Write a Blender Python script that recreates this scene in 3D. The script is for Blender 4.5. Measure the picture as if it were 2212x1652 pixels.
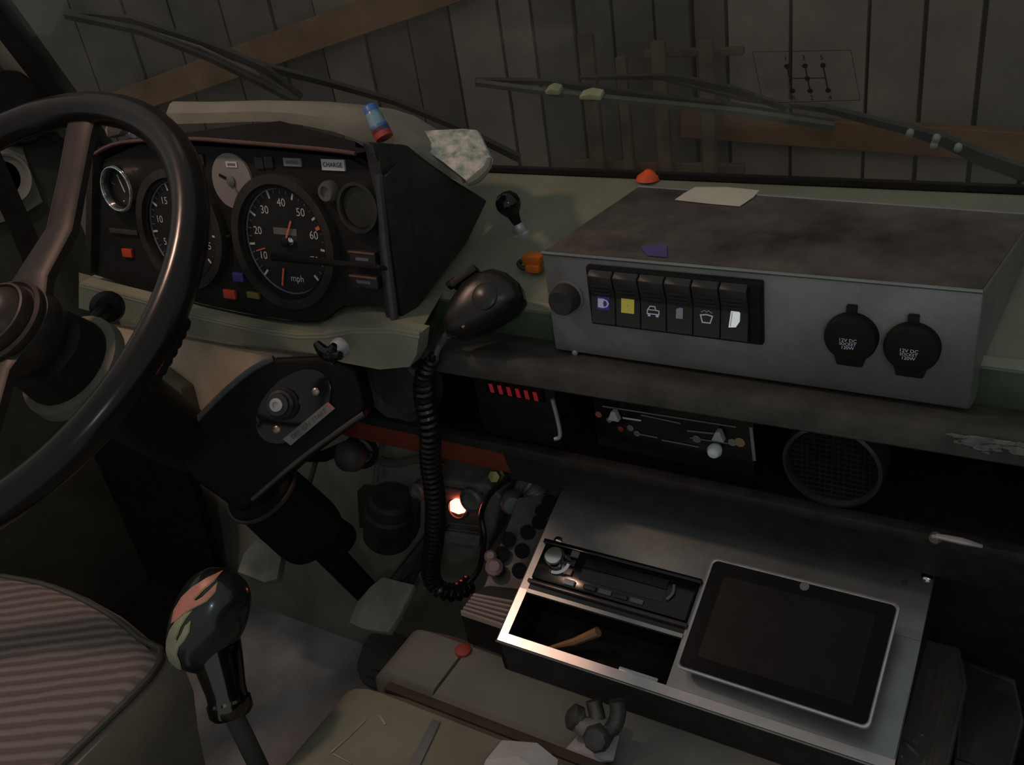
import bpy, bmesh, math, random
from mathutils import Vector, Matrix
random.seed(7)
V = Vector
for o in list(bpy.data.objects): bpy.data.objects.remove(o)
scene = bpy.context.scene
COL = scene.collection
# ------------------------------------------------------------------ camera
# vehicle axes: X right, Y forward, Z up (metres, cab floor at z = 0)
FPX, CX, CY = 2028.42, 1106.0, 826.0
CAM = V((0, 0, 1.10))
RM = Matrix(((0.8562, 0.1456, -0.4954), (0.4961, -0.4983, 0.7110), (-0.1433, -0.8547, -0.4990)))
cd = bpy.data.cameras.new('camera'); cd.sensor_width = 36; cd.lens = FPX / 2212 * 36; cd.clip_start = .01
cam = bpy.data.objects.new('camera', cd); COL.objects.link(cam)
r_, d_, f_ = (RM.col[i].normalized() for i in range(3))
m3 = Matrix((r_, -d_, -f_)).transposed()
cam.matrix_world = Matrix.Translation(CAM) @ m3.to_4x4()
scene.camera = cam
# ------------------------------------------------------------------ world, lamps, exposure
w = bpy.data.worlds.new('garage_dusk'); scene.world = w; w.use_nodes = True
w.node_tree.nodes['Background'].inputs[0].default_value = (.965, 1.0, .985, 1)
w.node_tree.nodes['Background'].inputs[1].default_value = .235
def lamp(name, loc, target, size, energy, color, spread=None):
    l = bpy.data.lights.new(name, 'AREA'); l.shape = 'DISK'; l.size = size; l.energy = energy; l.color = color
    if spread: l.spread = math.radians(spread)
    o = bpy.data.objects.new(name, l); COL.objects.link(o); o.location = loc
    o.rotation_euler = (V(target) - V(loc)).to_track_quat('-Z', 'Y').to_euler()
    return o
lamp('cab_roof_lamp', (-.96, .37, 1.42), (-.7, .45, .5), .07, 1.7, (1.0, .60, .45))
lamp('garage_tube_lamp', (.9, -1.2, 2.0), (-.6, .6, .6), .12, 2.2, (.85, .95, 1.0))
vs = scene.view_settings; vs.view_transform = 'Standard'; vs.look = 'None'; vs.exposure = 0; vs.gamma = 1; vs.use_curve_mapping = False

# ------------------------------------------------------------------ helpers
def ray(px, py): return RM @ V(((px - CX) / FPX, (py - CY) / FPX, 1))
def at(px, py, ax, v):
    d = ray(px, py); i = 'XYZ'.index(ax); return CAM + d * ((v - CAM[i]) / d[i])
def on(px, py, p0, n):
    d = ray(px, py); n = V(n); return CAM + d * ((V(p0) - CAM).dot(n) / d.dot(n))
def depth_px(p): return (RM.transposed() @ (V(p) - CAM)).z / FPX      # metres per pixel at p

MATS = {}
def mat(name, rgb, rough=.6, metal=0., var=.25, scale=30., bump=0., emit=None, es=1., spec=.5, coat=0., rgb2=None, bscale=None):
    if name in MATS: return MATS[name]
    m = bpy.data.materials.new(name); m.use_nodes = True; nt = m.node_tree; b = nt.nodes['Principled BSDF']
    b.inputs['Roughness'].default_value = rough; b.inputs['Metallic'].default_value = metal
    b.inputs['Specular IOR Level'].default_value = spec; b.inputs['Coat Weight'].default_value = coat
    tc = nt.nodes.new('ShaderNodeTexCoord'); nz = nt.nodes.new('ShaderNodeTexNoise')
    nz.inputs['Scale'].default_value = scale; nz.inputs['Detail'].default_value = 5; nz.inputs['Roughness'].default_value = .62
    geo = nt.nodes.new('ShaderNodeNewGeometry'); nt.links.new(geo.outputs['Position'], nz.inputs['Vector'])
    rp = nt.nodes.new('ShaderNodeValToRGB'); a = rgb; c2 = rgb2 or tuple(x * (1 + var) for x in rgb)
    c1 = tuple(x * (1 - var) for x in a) if not rgb2 else a
    rp.color_ramp.elements[0].position = .32; rp.color_ramp.elements[1].position = .68
    rp.color_ramp.elements[0].color = (*c1, 1); rp.color_ramp.elements[1].color = (*c2, 1)
    nt.links.new(nz.outputs['Fac'], rp.inputs['Fac']); nt.links.new(rp.outputs['Color'], b.inputs['Base Color'])
    if bump:
        n2 = nt.nodes.new('ShaderNodeTexNoise'); n2.inputs['Scale'].default_value = bscale or scale * 6; n2.inputs['Detail'].default_value = 3
        nt.links.new(geo.outputs['Position'], n2.inputs['Vector'])
        bp = nt.nodes.new('ShaderNodeBump'); bp.inputs['Strength'].default_value = bump; bp.inputs['Distance'].default_value = .002
        nt.links.new(n2.outputs['Fac'], bp.inputs['Height']); nt.links.new(bp.outputs['Normal'], b.inputs['Normal'])
    if emit:
        b.inputs['Emission Color'].default_value = (*emit, 1); b.inputs['Emission Strength'].default_value = es
    MATS[name] = m; return m
def band_mat(name, rgb, rgb2, direction, pitch, rough=.9, noise=.0, bump=.4, duty=.5):
    """woven or ribbed cloth: bands across a world direction"""
    m = bpy.data.materials.new(name); m.use_nodes = True; nt = m.node_tree; b = nt.nodes['Principled BSDF']
    b.inputs['Roughness'].default_value = rough; b.inputs['Specular IOR Level'].default_value = .2
    geo = nt.nodes.new('ShaderNodeNewGeometry'); dp = nt.nodes.new('ShaderNodeVectorMath'); dp.operation = 'DOT_PRODUCT'
    d = V(direction).normalized(); dp.inputs[1].default_value = d * (2 * math.pi / pitch)
    nt.links.new(geo.outputs['Position'], dp.inputs[0])
    nz = nt.nodes.new('ShaderNodeTexNoise'); nz.inputs['Scale'].default_value = 45; nt.links.new(geo.outputs['Position'], nz.inputs['Vector'])
    mm = nt.nodes.new('ShaderNodeMath'); mm.operation = 'MULTIPLY_ADD'; mm.inputs[1].default_value = noise
    nt.links.new(nz.outputs['Fac'], mm.inputs[0]); nt.links.new(dp.outputs['Value'], mm.inputs[2])
    sn = nt.nodes.new('ShaderNodeMath'); sn.operation = 'SINE'; nt.links.new(mm.outputs[0], sn.inputs[0])
    mr = nt.nodes.new('ShaderNodeMapRange'); mr.inputs[1].default_value = -1; nt.links.new(sn.outputs[0], mr.inputs[0])
    rp = nt.nodes.new('ShaderNodeValToRGB'); rp.color_ramp.elements[0].position = duty - .25; rp.color_ramp.elements[1].position = duty + .25
    rp.color_ramp.elements[0].color = (*rgb, 1); rp.color_ramp.elements[1].color = (*rgb2, 1)
    nt.links.new(mr.outputs[0], rp.inputs['Fac']); nt.links.new(rp.outputs['Color'], b.inputs['Base Color'])
    bp = nt.nodes.new('ShaderNodeBump'); bp.inputs['Strength'].default_value = bump; bp.inputs['Distance'].default_value = .003
    nt.links.new(mr.outputs[0], bp.inputs['Height']); nt.links.new(bp.outputs['Normal'], b.inputs['Normal'])
    MATS[name] = m; return m

def thing(name, label, cat, loc, group=None):
    o = bpy.data.objects.new(name, None); COL.objects.link(o); o.location = loc; o.empty_display_size = .02
    o['label'] = label; o['category'] = cat
    if group: o['group'] = group
    return o
def tag(o, label, cat, group=None):
    o['label'] = label; o['category'] = cat
    if group: o['group'] = group
    return o
def world_loc(o):
    p = V((0, 0, 0))
    while o: p += o.location; o = o.parent
    return p
def obj(name, bm, m, parent=None, smooth=False, label=None, kind=None, split=True):
    bmesh.ops.recalc_face_normals(bm, faces=bm.faces)
    c = V((0, 0, 0))
    if bm.verts:
        lo = V([min(v.co[i] for v in bm.verts) for i in range(3)]); hi = V([max(v.co[i] for v in bm.verts) for i in range(3)])
        c = (lo + hi) / 2; c.z = lo.z if not parent else c.z
        for v in bm.verts: v.co -= c
    me = bpy.data.meshes.new(name); bm.to_mesh(me); bm.free()
    me.materials.append(m)
    if smooth:
        for p in me.polygons: p.use_smooth = True
        if split: me.set_sharp_from_angle(angle=math.radians(38))
    o = bpy.data.objects.new(name, me); COL.objects.link(o)
    if parent: o.parent = parent; o.location = c - world_loc(parent)
    else: o.location = c
    if label: o['label'] = label
    if kind: o['kind'] = kind
    return o
def b_prism(bm, pts, ext, bevel=0., seg=2):
    """closed outline pts (3-D, planar) pushed along ext"""
    ext = V(ext); n = len(pts)
    a = [bm.verts.new(V(p)) for p in pts]; b = [bm.verts.new(V(p) + ext) for p in pts]
    fs = [bm.faces.new(a[::-1]), bm.faces.new(b)]
    for i in range(n): fs.append(bm.faces.new((a[i], a[(i + 1) % n], b[(i + 1) % n], b[i])))
    if bevel:
        es = set(e for f in fs for e in f.edges)
        bmesh.ops.bevel(bm, geom=list(es), offset=bevel, segments=seg, affect='EDGES', profile=.6, clamp_overlap=True)
    return bm
def prism(name, pts, ext, m, parent=None, bevel=0., seg=2, smooth=True, **k):
    return obj(name, b_prism(bmesh.new(), pts, ext, bevel, seg), m, parent, smooth, **k)
def b_box(bm, c, s, fr=None, bevel=0., seg=2):
    c = V(c); fr = fr or (V((1, 0, 0)), V((0, 1, 0)), V((0, 0, 1)))
    u, v, n = (V(a).normalized() for a in fr); x, y, z = s[0] / 2, s[1] / 2, s[2] / 2
    return b_prism(bm, [c - u * x - v * y - n * z, c + u * x - v * y - n * z, c + u * x + v * y - n * z, c - u * x + v * y - n * z], n * s[2], bevel, seg)
def box(name, c, s, m, parent=None, fr=None, bevel=0., seg=2, smooth=True, **k):
    return obj(name, b_box(bmesh.new(), c, s, fr, bevel, seg), m, parent, smooth, **k)
def aabb(name, lo, hi, m, parent=None, bevel=0., seg=2, **k):
    lo, hi = V(lo), V(hi); return box(name, (lo + hi) / 2, hi - lo, m, parent, None, bevel, seg, **k)
def frame_of(n, hint=(0, 0, 1)):
    n = V(n).normalized(); h = V(hint)
    if abs(n.dot(h)) > .95: h = V((0, 1, 0))
    u = h.cross(n).normalized(); return u, n.cross(u), n
def b_loft(bm, rings, cap=True, closed=True):
    R = [[bm.verts.new(V(p)) for p in r] for r in rings]; n = len(R[0])
    for a, b in zip(R, R[1:]):
        for i in range(n if closed else n - 1):
            j = (i + 1) % n; bm.faces.new((a[i], a[j], b[j], b[i]))
    if cap and closed: bm.faces.new(R[0][::-1]); bm.faces.new(R[-1])
    return bm
def b_lathe(bm, o, n, prof, seg=32, hint=(0, 0, 1)):
    """prof: (radius, height along n)"""
    u, v, n = frame_of(n, hint); o = V(o)
    rings = [[o + n * h + (u * math.cos(2 * math.pi * i / seg) + v * math.sin(2 * math.pi * i / seg)) * max(r, 1e-5) for i in range(seg)] for r, h in prof]
    return b_loft(bm, rings)
def lathe(name, o, n, prof, m, parent=None, seg=32, **k):
    return obj(name, b_lathe(bmesh.new(), o, n, prof, seg), m, parent, True, **k)
def smooth_path(pts, n=6):
    pts = [V(p) for p in pts]; out = []
    for i in range(len(pts) - 1):
        p0 = pts[max(i - 1, 0)]; p1 = pts[i]; p2 = pts[i + 1]; p3 = pts[min(i + 2, len(pts) - 1)]
        for k in range(n):
            t = k / n
            out.append(.5 * ((2 * p1) + (p2 - p0) * t + (2 * p0 - 5 * p1 + 4 * p2 - p3) * t * t + (3 * p1 - p0 - 3 * p2 + p3) * t ** 3))
    return out + [pts[-1]]
def b_tube(bm, pts, r, seg=8, closed=False):
    pts = [V(p) for p in pts]; n = len(pts)
    rad = r if isinstance(r, (list, tuple)) else [r] * n
    T = []
    for i in range(n):
        a = pts[(i - 1) % n] if (closed or i) else pts[i]; b = pts[(i + 1) % n] if (closed or i < n - 1) else pts[i]
        T.append((b - a).normalized())
    u = frame_of(T[0])[0]; rings = []
    for i in range(n):
        u = (u - T[i] * u.dot(T[i])).normalized(); v = T[i].cross(u)
        rings.append([pts[i] + (u * math.cos(2 * math.pi * k / seg) + v * math.sin(2 * math.pi * k / seg)) * rad[i] for k in range(seg)])
    if closed: rings.append(rings[0][:])
    b_loft(bm, rings, cap=not closed)
    if closed: bmesh.ops.remove_doubles(bm, verts=bm.verts, dist=1e-6)
    return bm
def tube(name, pts, r, m, parent=None, seg=8, closed=False, n=0, **k):
    if n: 
        if isinstance(r, (list, tuple)):
            q = smooth_path([(a, 0, 0) for a in r], n); r = [x[0] for x in q]
        pts = smooth_path(pts, n)
    return obj(name, b_tube(bmesh.new(), pts, r, seg, closed), m, parent, True, **k)
def disc_pts(o, u, v, r, n=28, r2=None, a0=0, a1=2 * math.pi):
    r2 = r2 or r; full = abs(a1 - a0 - 2 * math.pi) < 1e-6
    return [V(o) + u * (r * math.cos(a0 + (a1 - a0) * i / (n if full else n - 1))) + v * (r2 * math.sin(a0 + (a1 - a0) * i / (n if full else n - 1))) for i in range(n)]
def ring_prism(name, o, u, v, n, r0, r1, h, m, parent=None, seg=40, k2=1., **k):
    bm = bmesh.new()
    A = [disc_pts(V(o) + n * z, u, v, r, seg, r * k2) for r, z in ((r0, 0), (r1, 0), (r1, h), (r0, h), (r0, 0))]
    b_loft(bm, A, cap=False); bmesh.ops.remove_doubles(bm, verts=bm.verts, dist=1e-7)
    return obj(name, bm, m, parent, True, **k)
def text(name, s, o, u, v, size, m, parent=None, depth=.0003, align='CENTER', **k):
    cu = bpy.data.curves.new('lettering', 'FONT'); cu.body = s; cu.size = size; cu.align_x = align; cu.align_y = 'CENTER'; cu.resolution_u = 3
    t = bpy.data.objects.new('lettering_tmp', cu); COL.objects.link(t)
    dg = bpy.context.evaluated_depsgraph_get(); dg.update()
    me = bpy.data.meshes.new_from_object(t.evaluated_get(dg)); bpy.data.objects.remove(t); bpy.data.curves.remove(cu)
    bm = bmesh.new(); bm.from_mesh(me); bpy.data.meshes.remove(me)
    u = V(u).normalized(); v = V(v).normalized(); n = u.cross(v)
    for q in bm.verts: q.co = V(o) + u * q.co.x + v * q.co.y + n * depth
    return obj(name, bm, m, parent, False, **k)
def struct(o): o['kind'] = 'structure'; return o
X, Y, Z = V((1, 0, 0)), V((0, 1, 0)), V((0, 0, 1))

# ------------------------------------------------------------------ materials
M_GREEN = mat('cab_green_paint', (.185, .20, .145), .5, var=.28, scale=14, bump=.15, rgb2=(.255, .265, .19))
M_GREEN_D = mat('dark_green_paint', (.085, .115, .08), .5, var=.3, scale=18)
M_TAN = mat('tan_primer_panel', (.46, .36, .26), .8, var=.2, scale=12)
M_BLACK = mat('black_plastic', (.010, .010, .010), .5, var=.3, spec=.22)
M_BLACK_S = mat('black_crackle_sheet', (.024, .024, .023), .45, var=.3, bump=.3, scale=60, spec=.35)
M_GLOSS = mat('gloss_black', (.006, .006, .007), .12, var=.2)
M_RUBBER = mat('matt_rubber', (.010, .010, .010), .85, var=.3, spec=.2)
M_RAIL = mat('worn_rail_padding', (.055, .053, .046), .75, var=.4, scale=22, bump=.3)
M_STEEL = mat('bare_steel_sheet', (.235, .235, .23), .48, .55, var=.22, scale=16, bump=.1)
M_BOXTOP = mat('dusty_steel_lid', (.094, .080, .070), .65, .1, var=.62, scale=14, bump=.1)
M_ALU = mat('brushed_aluminium', (.27, .29, .28), .33, .75, var=.15, scale=25)
M_CHROME = mat('chrome', (.75, .75, .75), .08, 1., var=.05)
M_SILVER = mat('silver_plastic', (.45, .44, .44), .35, .4, var=.1)
M_DKMETAL = mat('oily_dark_metal', (.085, .085, .08), .5, .5, var=.4, scale=40, bump=.2)
M_GREYMET = mat('grey_cast_metal', (.20, .20, .19), .55, .3, var=.35, scale=40, bump=.2)
M_FLOOR = mat('worn_floor_paint', (.24, .25, .245), .75, var=.4, scale=9, bump=.25, rgb2=(.44, .46, .47))
M_TUNNEL = mat('engine_cover_paint', (.175, .18, .155), .6, var=.15, scale=10, bump=.12)
M_TUNNEL2 = mat('engine_cover_olive', (.19, .185, .135), .6, var=.2, scale=12, bump=.12)
M_WHITE = mat('white_paper', (.44, .43, .42), .9, var=.12, scale=20)
M_CREAM = mat('cream_paper', (.175, .18, .148), .9, var=.14, scale=24)
M_MAP = mat('printed_map_paper', (.15, .25, .19), .8, var=.5, scale=95, rgb2=(.70, .64, .58))
M_TAPE = mat('masking_tape', (.62, .58, .47), .85, var=.08)
M_PURPLE = mat('purple_sticker', (.10, .075, .25), .6, var=.1)
M_ORANGE = mat('orange_plastic', (.62, .16, .02), .4, var=.15)
M_REDPL = mat('red_lens', (.55, .06, .03), .35, var=.1)
M_BLUEL = mat('blue_lens', (.05, .05, .28), .35, var=.1)
M_YELL = mat('yellow_lens', (.25, .2, .05), .35, var=.1)
M_REDFLAP = mat('rust_red_panel', (.24, .040, .018), .7, var=.25, scale=15)
M_WHITEPR = mat('white_print', (.55, .57, .55), .7, var=.05)
M_DIMPR = mat('dim_grey_print', (.13, .13, .13), .7, var=.1)
M_GREYDISC = mat('grey_dial_card', (.23, .22, .20), .7, var=.1)
M_PINKND = mat('orange_red_needle', (.75, .16, .08), .5, var=.05)
M_BROWN = mat('steering_wheel_brown', (.036, .028, .023), .38, .1, var=.2, scale=40, spec=.32)
M_VINYL = mat('seat_vinyl', (.20, .175, .13), .55, var=.15, scale=20, bump=.1)
M_VINYL_D = mat('dark_seat_vinyl', (.07, .066, .055), .6, var=.2, scale=20)
M_TIMBER = mat('brown_timber', (.19, .095, .045), .8, var=.3, scale=9)
M_REDWOOD = mat('reddish_timber', (.125, .078, .055), .8, var=.4, scale=12)

# ------------------------------------------------------------------ the setting
WY = 2.15                                            # timber garage doors in front of the cab
wall = struct(aabb('wall_far', (-4.2, WY + .03, -.7), (1.6, WY + .06, 3.0), mat('dark_gap', (.08, .068, .058), .9), None))
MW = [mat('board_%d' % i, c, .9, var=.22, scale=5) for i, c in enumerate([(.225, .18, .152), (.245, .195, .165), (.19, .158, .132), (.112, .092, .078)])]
seams = [-260, -150, -40, 60, 190, 300, 395, 505, 610, 700, 797, 893, 985, 1090, 1160, 1250, 1330, 1420, 1500, 1573, 1711, 1877, 1996, 2123, 2240, 2330]
xs = [at(s, 100, 'Y', WY).x for s in seams]
# verticals lean in the picture only through perspective; the boards themselves are plumb
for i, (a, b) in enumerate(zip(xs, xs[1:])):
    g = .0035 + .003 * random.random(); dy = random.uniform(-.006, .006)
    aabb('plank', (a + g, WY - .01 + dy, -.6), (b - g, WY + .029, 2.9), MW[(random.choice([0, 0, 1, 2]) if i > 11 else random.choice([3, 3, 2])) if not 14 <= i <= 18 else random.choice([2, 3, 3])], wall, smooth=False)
def beam(name, p, q, width, m, thick=.03, y=WY - .045):
    a, b = at(*p, 'Y', y), at(*q, 'Y', y); t = (b - a).normalized(); s = t.cross(Y).normalized() * width / 2
    return struct(prism(name, [a - s, b - s, b + s, a + s], (0, -thick, 0), m, wall, .002, 1))
beam('brace', (230, 235), (1010, -45), .085, M_TIMBER)
beam('ledge_board', (1480, 262), (2330, 318), .062, M_TIMBER)
struct(aabb('ground', (-4.2, -.5, -.75), (1.8, 2.3, -.7), mat('garage_concrete', (.12, .115, .11), .9), None))

floor = struct(aabb('floor', (-1.42, -.35, -.03), (.57, .93, 0), M_FLOOR))
# bulkhead below the dash, with a sloping toe board
fw = struct(prism('wall_front', [(-1.40, .90, 0), (-1.40, .90, .70), (-1.40, .87, .70), (-1.40, .87, .30), (-1.40, .76, .02), (-1.40, .76, 0)], (1.97, 0, 0),
           mat('bulkhead_grime', (.20, .20, .165), .75, var=.4, scale=10, bump=.2, rgb2=(.32, .32, .26))))
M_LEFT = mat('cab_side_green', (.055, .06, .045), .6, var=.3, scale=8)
wl = struct(prism('wall_left', [(-1.40, -.35, 0), (-1.40, .93, 0), (-1.40, .93, .80), (-1.40, .80, 1.15), (-1.40, .70, 1.15), (-1.40, .80, .86), (-1.40, -.35, .86)], (-.03, 0, 0), M_LEFT))
struct(prism('wall_right', [(.57, -.35, 0), (.57, .93, 0), (.57, .93, .80), (.57, .80, 1.15), (.57, .70, 1.15), (.57, .80, .80), (.57, -.35, .80)], (.03, 0, 0), M_LEFT))
struct(prism('shade_panel', [at(x, y, 'Y', .73) for x, y in ((-150, 860), (300, 900), (392, 985), (425, 1080), (475, 1265), (420, 1330), (-150, 1400))], (0, .015, 0), mat('footwell_shade_black', (.012, .011, .011), .95, var=.4, scale=80, bump=.4, spec=.1), fw))  # upright dark sheet standing in for the shade of the left footwell

# windscreen: raked pane, rubber gasket and pillar
WS0 = V((0, .905, .762)); WST = V((0, -.36, 1)).normalized(); WSN = V((0, -1, -.36)).normalized()
def ws(px, py, off=0): return on(px, py, WS0 - WSN * off, WSN)       # off > 0 : outside the cab
gm = bpy.data.materials.new('dusty_windscreen_glass'); gm.use_nodes = True; nt = gm.node_tree; nt.nodes.clear()
out = nt.nodes.new('ShaderNodeOutputMaterial'); tr = nt.nodes.new('ShaderNodeBsdfTransparent'); tr.inputs[0].default_value = (.92, .94, .92, 1)
gl = nt.nodes.new('ShaderNodeBsdfGlossy'); gl.inputs['Roughness'].default_value = .03; df = nt.nodes.new('ShaderNodeBsdfDiffuse'); df.inputs[0].default_value = (.5, .5, .46, 1)
mx = nt.nodes.new('ShaderNodeMixShader'); mx2 = nt.nodes.new('ShaderNodeMixShader')
nz = nt.nodes.new('ShaderNodeTexNoise'); nz.inputs['Scale'].default_value = 7; nz.inputs['Detail'].default_value = 6
ge = nt.nodes.new('ShaderNodeNewGeometry'); nt.links.new(ge.outputs['Position'], nz.inputs['Vector'])
mr = nt.nodes.new('ShaderNodeMapRange'); mr.inputs[1].default_value = .35; mr.inputs[2].default_value = .75; mr.inputs[3].default_value = .01; mr.inputs[4].default_value = .07
nt.links.new(nz.outputs['Fac'], mr.inputs[0]); nt.links.new(mr.outputs[0], mx2.inputs[0])
mx.inputs[0].default_value = .03; nt.links.new(tr.outputs[0], mx.inputs[1]); nt.links.new(gl.outputs[0], mx.inputs[2])
nt.links.new(mx.outputs[0], mx2.inputs[1]); nt.links.new(df.outputs[0], mx2.inputs[2]); nt.links.new(mx2.outputs[0], out.inputs[0])
p0 = V((-1.345, .905, .762)); L = WST * .62
win = struct(prism('window_1', [p0, p0 + X * 1.91, p0 + X * 1.91 + L, p0 + L], -WSN * .005, gm, smooth=False))
struct(tube('gasket', [p0 - WSN * .002, p0 + X * 1.91 - WSN * .002], .0062, M_RUBBER, win))
pil = struct(prism('trim_1', [p0 + WSN * .012 - WST * .02, p0 + X * .036 + WSN * .012 - WST * .02, p0 + X * .036 + L, p0 + L + WSN * .012], -WSN * .03, M_RUBBER, None, .004))
struct(prism('trim_2', [p0 - X * .058 + WSN * .006, p0 - X * .002 + WSN * .006, p0 - X * .002 + L + WSN * .006, p0 - X * .058 + L + WSN * .006], -WSN * .04, M_GREEN, None, .004))

# gear-pattern decal on the glass
dec = thing('gear_pattern_decal', 'clear sticker with a six speed shift diagram on the windscreen', 'sticker', ws(1745, 170))
M_DECAL = mat('black_decal_ink', (.008, .008, .008), .7)
def dline(a, b, wpx):
    A, B = ws(*a, -.0012), ws(*b, -.0012); t = (B - A).normalized(); s = t.cross(WSN).normalized() * wpx * depth_px(A) / 2
    return [A - s, B - s, B + s, A + s]
for nm, a, b, wd in (('border_line', (1626, 112), (1838, 108), .8), ('border_line', (1626, 112), (1648, 222), .8), ('border_line', (1838, 108), (1858, 216), .8), ('border_line', (1648, 222), (1858, 216), .8),
                 ('gate_line', (1700, 143), (1712, 196), 2.6), ('gate_line', (1739, 142), (1750, 196), 2.6), ('gate_line', (1778, 141), (1789, 195), 2.6), ('gate_line', (1706, 169), (1784, 168), 2)):
    prism(nm, dline(a, b, wd), WSN * .0003, M_DECAL, dec, smooth=False)
for c in ((1700, 143), (1739, 142), (1778, 141), (1744, 169), (1712, 196), (1750, 196), (1789, 195)):
    o = ws(*c, -.0013); prism('gate_dot', disc_pts(o, X, WST, 5.2 * depth_px(o) / .86, 12), WSN * .0004, M_DECAL, dec, smooth=False)
for s, c in (('1', (1697, 127)), ('3', (1736, 125)), ('5', (1775, 124)), ('R', (1715, 211)), ('2', (1754, 211)), ('4', (1793, 211))):
    text('lettering', s, ws(*c, -.0015), X, WST, 17 * depth_px(ws(*c)), M_DECAL, dec)

# wipers, outside the glass
def flat_bar(name, pts, width, thick, m, parent, off):
    P = [ws(*p, off) for p in pts]; bm = bmesh.new(); A = []
    for i, p in enumerate(P):
        t = (P[min(i + 1, len(P) - 1)] - P[max(i - 1, 0)]).normalized(); s = t.cross(WSN).normalized() * (width[i] if isinstance(width, list) else width) / 2
        A.append([p - s, p + s, p + s - WSN * thick, p - s - WSN * thick])
    b_loft(bm, A); return obj(name, bm, m, parent, False)
M_WIPER = mat('wiper_black', (.018, .018, .017), .5, var=.2); M_WIPG = mat('wiper_grey_rubber', (.075, .078, .07), .6, var=.3, scale=50)
w1 = thing('windscreen_wiper', 'windscreen wiper pointing to the upper left above the steering wheel', 'wiper', ws(640, 215, .03), 'windscreen wipers')
flat_bar('blade_rubber', [(138, 36), (300, 70), (450, 128), (560, 182), (640, 224)], .008, .008, M_WIPER, w1, .012)
flat_bar('blade_frame', [(138, 28), (280, 45), (400, 84), (500, 120), (570, 152), (650, 212)], [.004, .009, .010, .011, .012, .004], .006, M_WIPER, w1, .024)
flat_bar('arm', [(480, 118), (580, 150), (700, 180), (850, 222), (980, 275), (1120, 345)], [.009, .010, .008, .007, .008, .01], .006, M_WIPER, w1, .034)
flat_bar('blade_spring', [(160, 42), (300, 62), (430, 103), (560, 165)], .003, .003, M_WIPG, w1, .018)
w2 = thing('windscreen_wiper', 'long windscreen wiper lying over the box with yellow tape on its blade', 'wiper', ws(1800, 272, .03), 'windscreen wipers')
flat_bar('blade_rubber', [(1026, 182), (1200, 205), (1400, 226), (1600, 246), (1800, 277)], .0055, .006, M_WIPG, w2, .012)
flat_bar('blade_frame', [(1026, 176), (1180, 180), (1380, 208), (1580, 232), (1800, 270)], [.004, .006, .007, .006, .004], .005, M_WIPER, w2, .024)
flat_bar('blade_spring', [(1250, 170), (1450, 168), (1580, 196), (1700, 236)], [.003, .006, .008, .006], .004, M_WIPER, w2, .030)
flat_bar('arm', [(1430, 172), (1600, 215), (1780, 238), (1960, 284), (2040, 308), (2120, 345), (2260, 395)], [.003, .004, .006, .008, .011, .014, .016], .006, mat('wiper_arm_grey', (.06, .06, .06), .5, .3), w2, .036)
for c in ((1966, 287), (2023, 298), (2018, 312), (2070, 318)):
    lathe('rivet', ws(*c, .030), WSN, [(.0035, -.002), (.0035, .003), (.002, .004)], M_SILVER, w2, 10)
for c, wd in (((1193, 201), 30), ((1275, 212), 46)):
    a = ws(c[0] - wd / 2, c[1] + 3, .009); b = ws(c[0] + wd / 2, c[1] + 5, .009); up = WST * .0065
    prism('tape_wrap', [a, b, b + up * .8, (a + b) / 2 + up * 1.1, a + up * .5], -WSN * .012, mat('pale_yellow_tape', (.40, .40, .24), .8), w2, .001)

# slatted pallet leaning on the garage doors
pal = thing('wooden_pallet', 'reddish slatted wooden pallet standing against the garage doors', 'pallet', at(1430, 640, 'Y', WY - .15))
yp = WY - .10
def wslat(nm, c, wpx, hpx, yy, th, m=None):
    a = at(c[0], c[1], 'Y', yy); sx = wpx * depth_px(a) / .86; b = at(c[0], c[1] + hpx, 'Y', yy)
    return aabb(nm, (a.x - sx / 2, yy - th, b.z), (a.x + sx / 2, yy, a.z), m or M_REDWOOD, pal, .002, 1)
for c, wp, hp in (((1268, 70), 30, 430), ((1345, 120), 20, 380), ((1425, 86), 26, 400), ((1528, 84), 26, 400)): wslat('upright_slat', c, wp, hp, yp - .02, .018)
for yy, hp in ((106, 16), (345, 22)):
    a = at(1395, yy, 'Y', yp); b = at(1395, yy + hp, 'Y', yp)
    aabb('cross_board', (at(1250 if yy > 200 else 1395, yy, 'Y', yp).x, yp - .018, b.z), (at(1610, yy, 'Y', yp).x, yp, a.z), M_REDWOOD, pal, .002, 1)

# ------------------------------------------------------------------ dashboard
dash = thing('dashboard', 'olive green sheet metal dashboard running across the whole cab', 'dashboard', (-.55, .70, .50))
RX = .56
prism('top_panel', [(-1.07, .70, .700), (-1.07, .912, .764), (-1.07, .912, .750), (-1.07, .70, .686)], (1.07 + RX, 0, 0), M_GREEN, dash, .003)
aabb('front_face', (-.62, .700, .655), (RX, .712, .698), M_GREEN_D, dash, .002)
prism('crease_bead', [(-.60, .697, .700), (-.60, .703, .706), (-.60, .709, .702), (-.60, .703, .696)], (.60 + RX, 0, 0), M_GREEN, dash)
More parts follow.
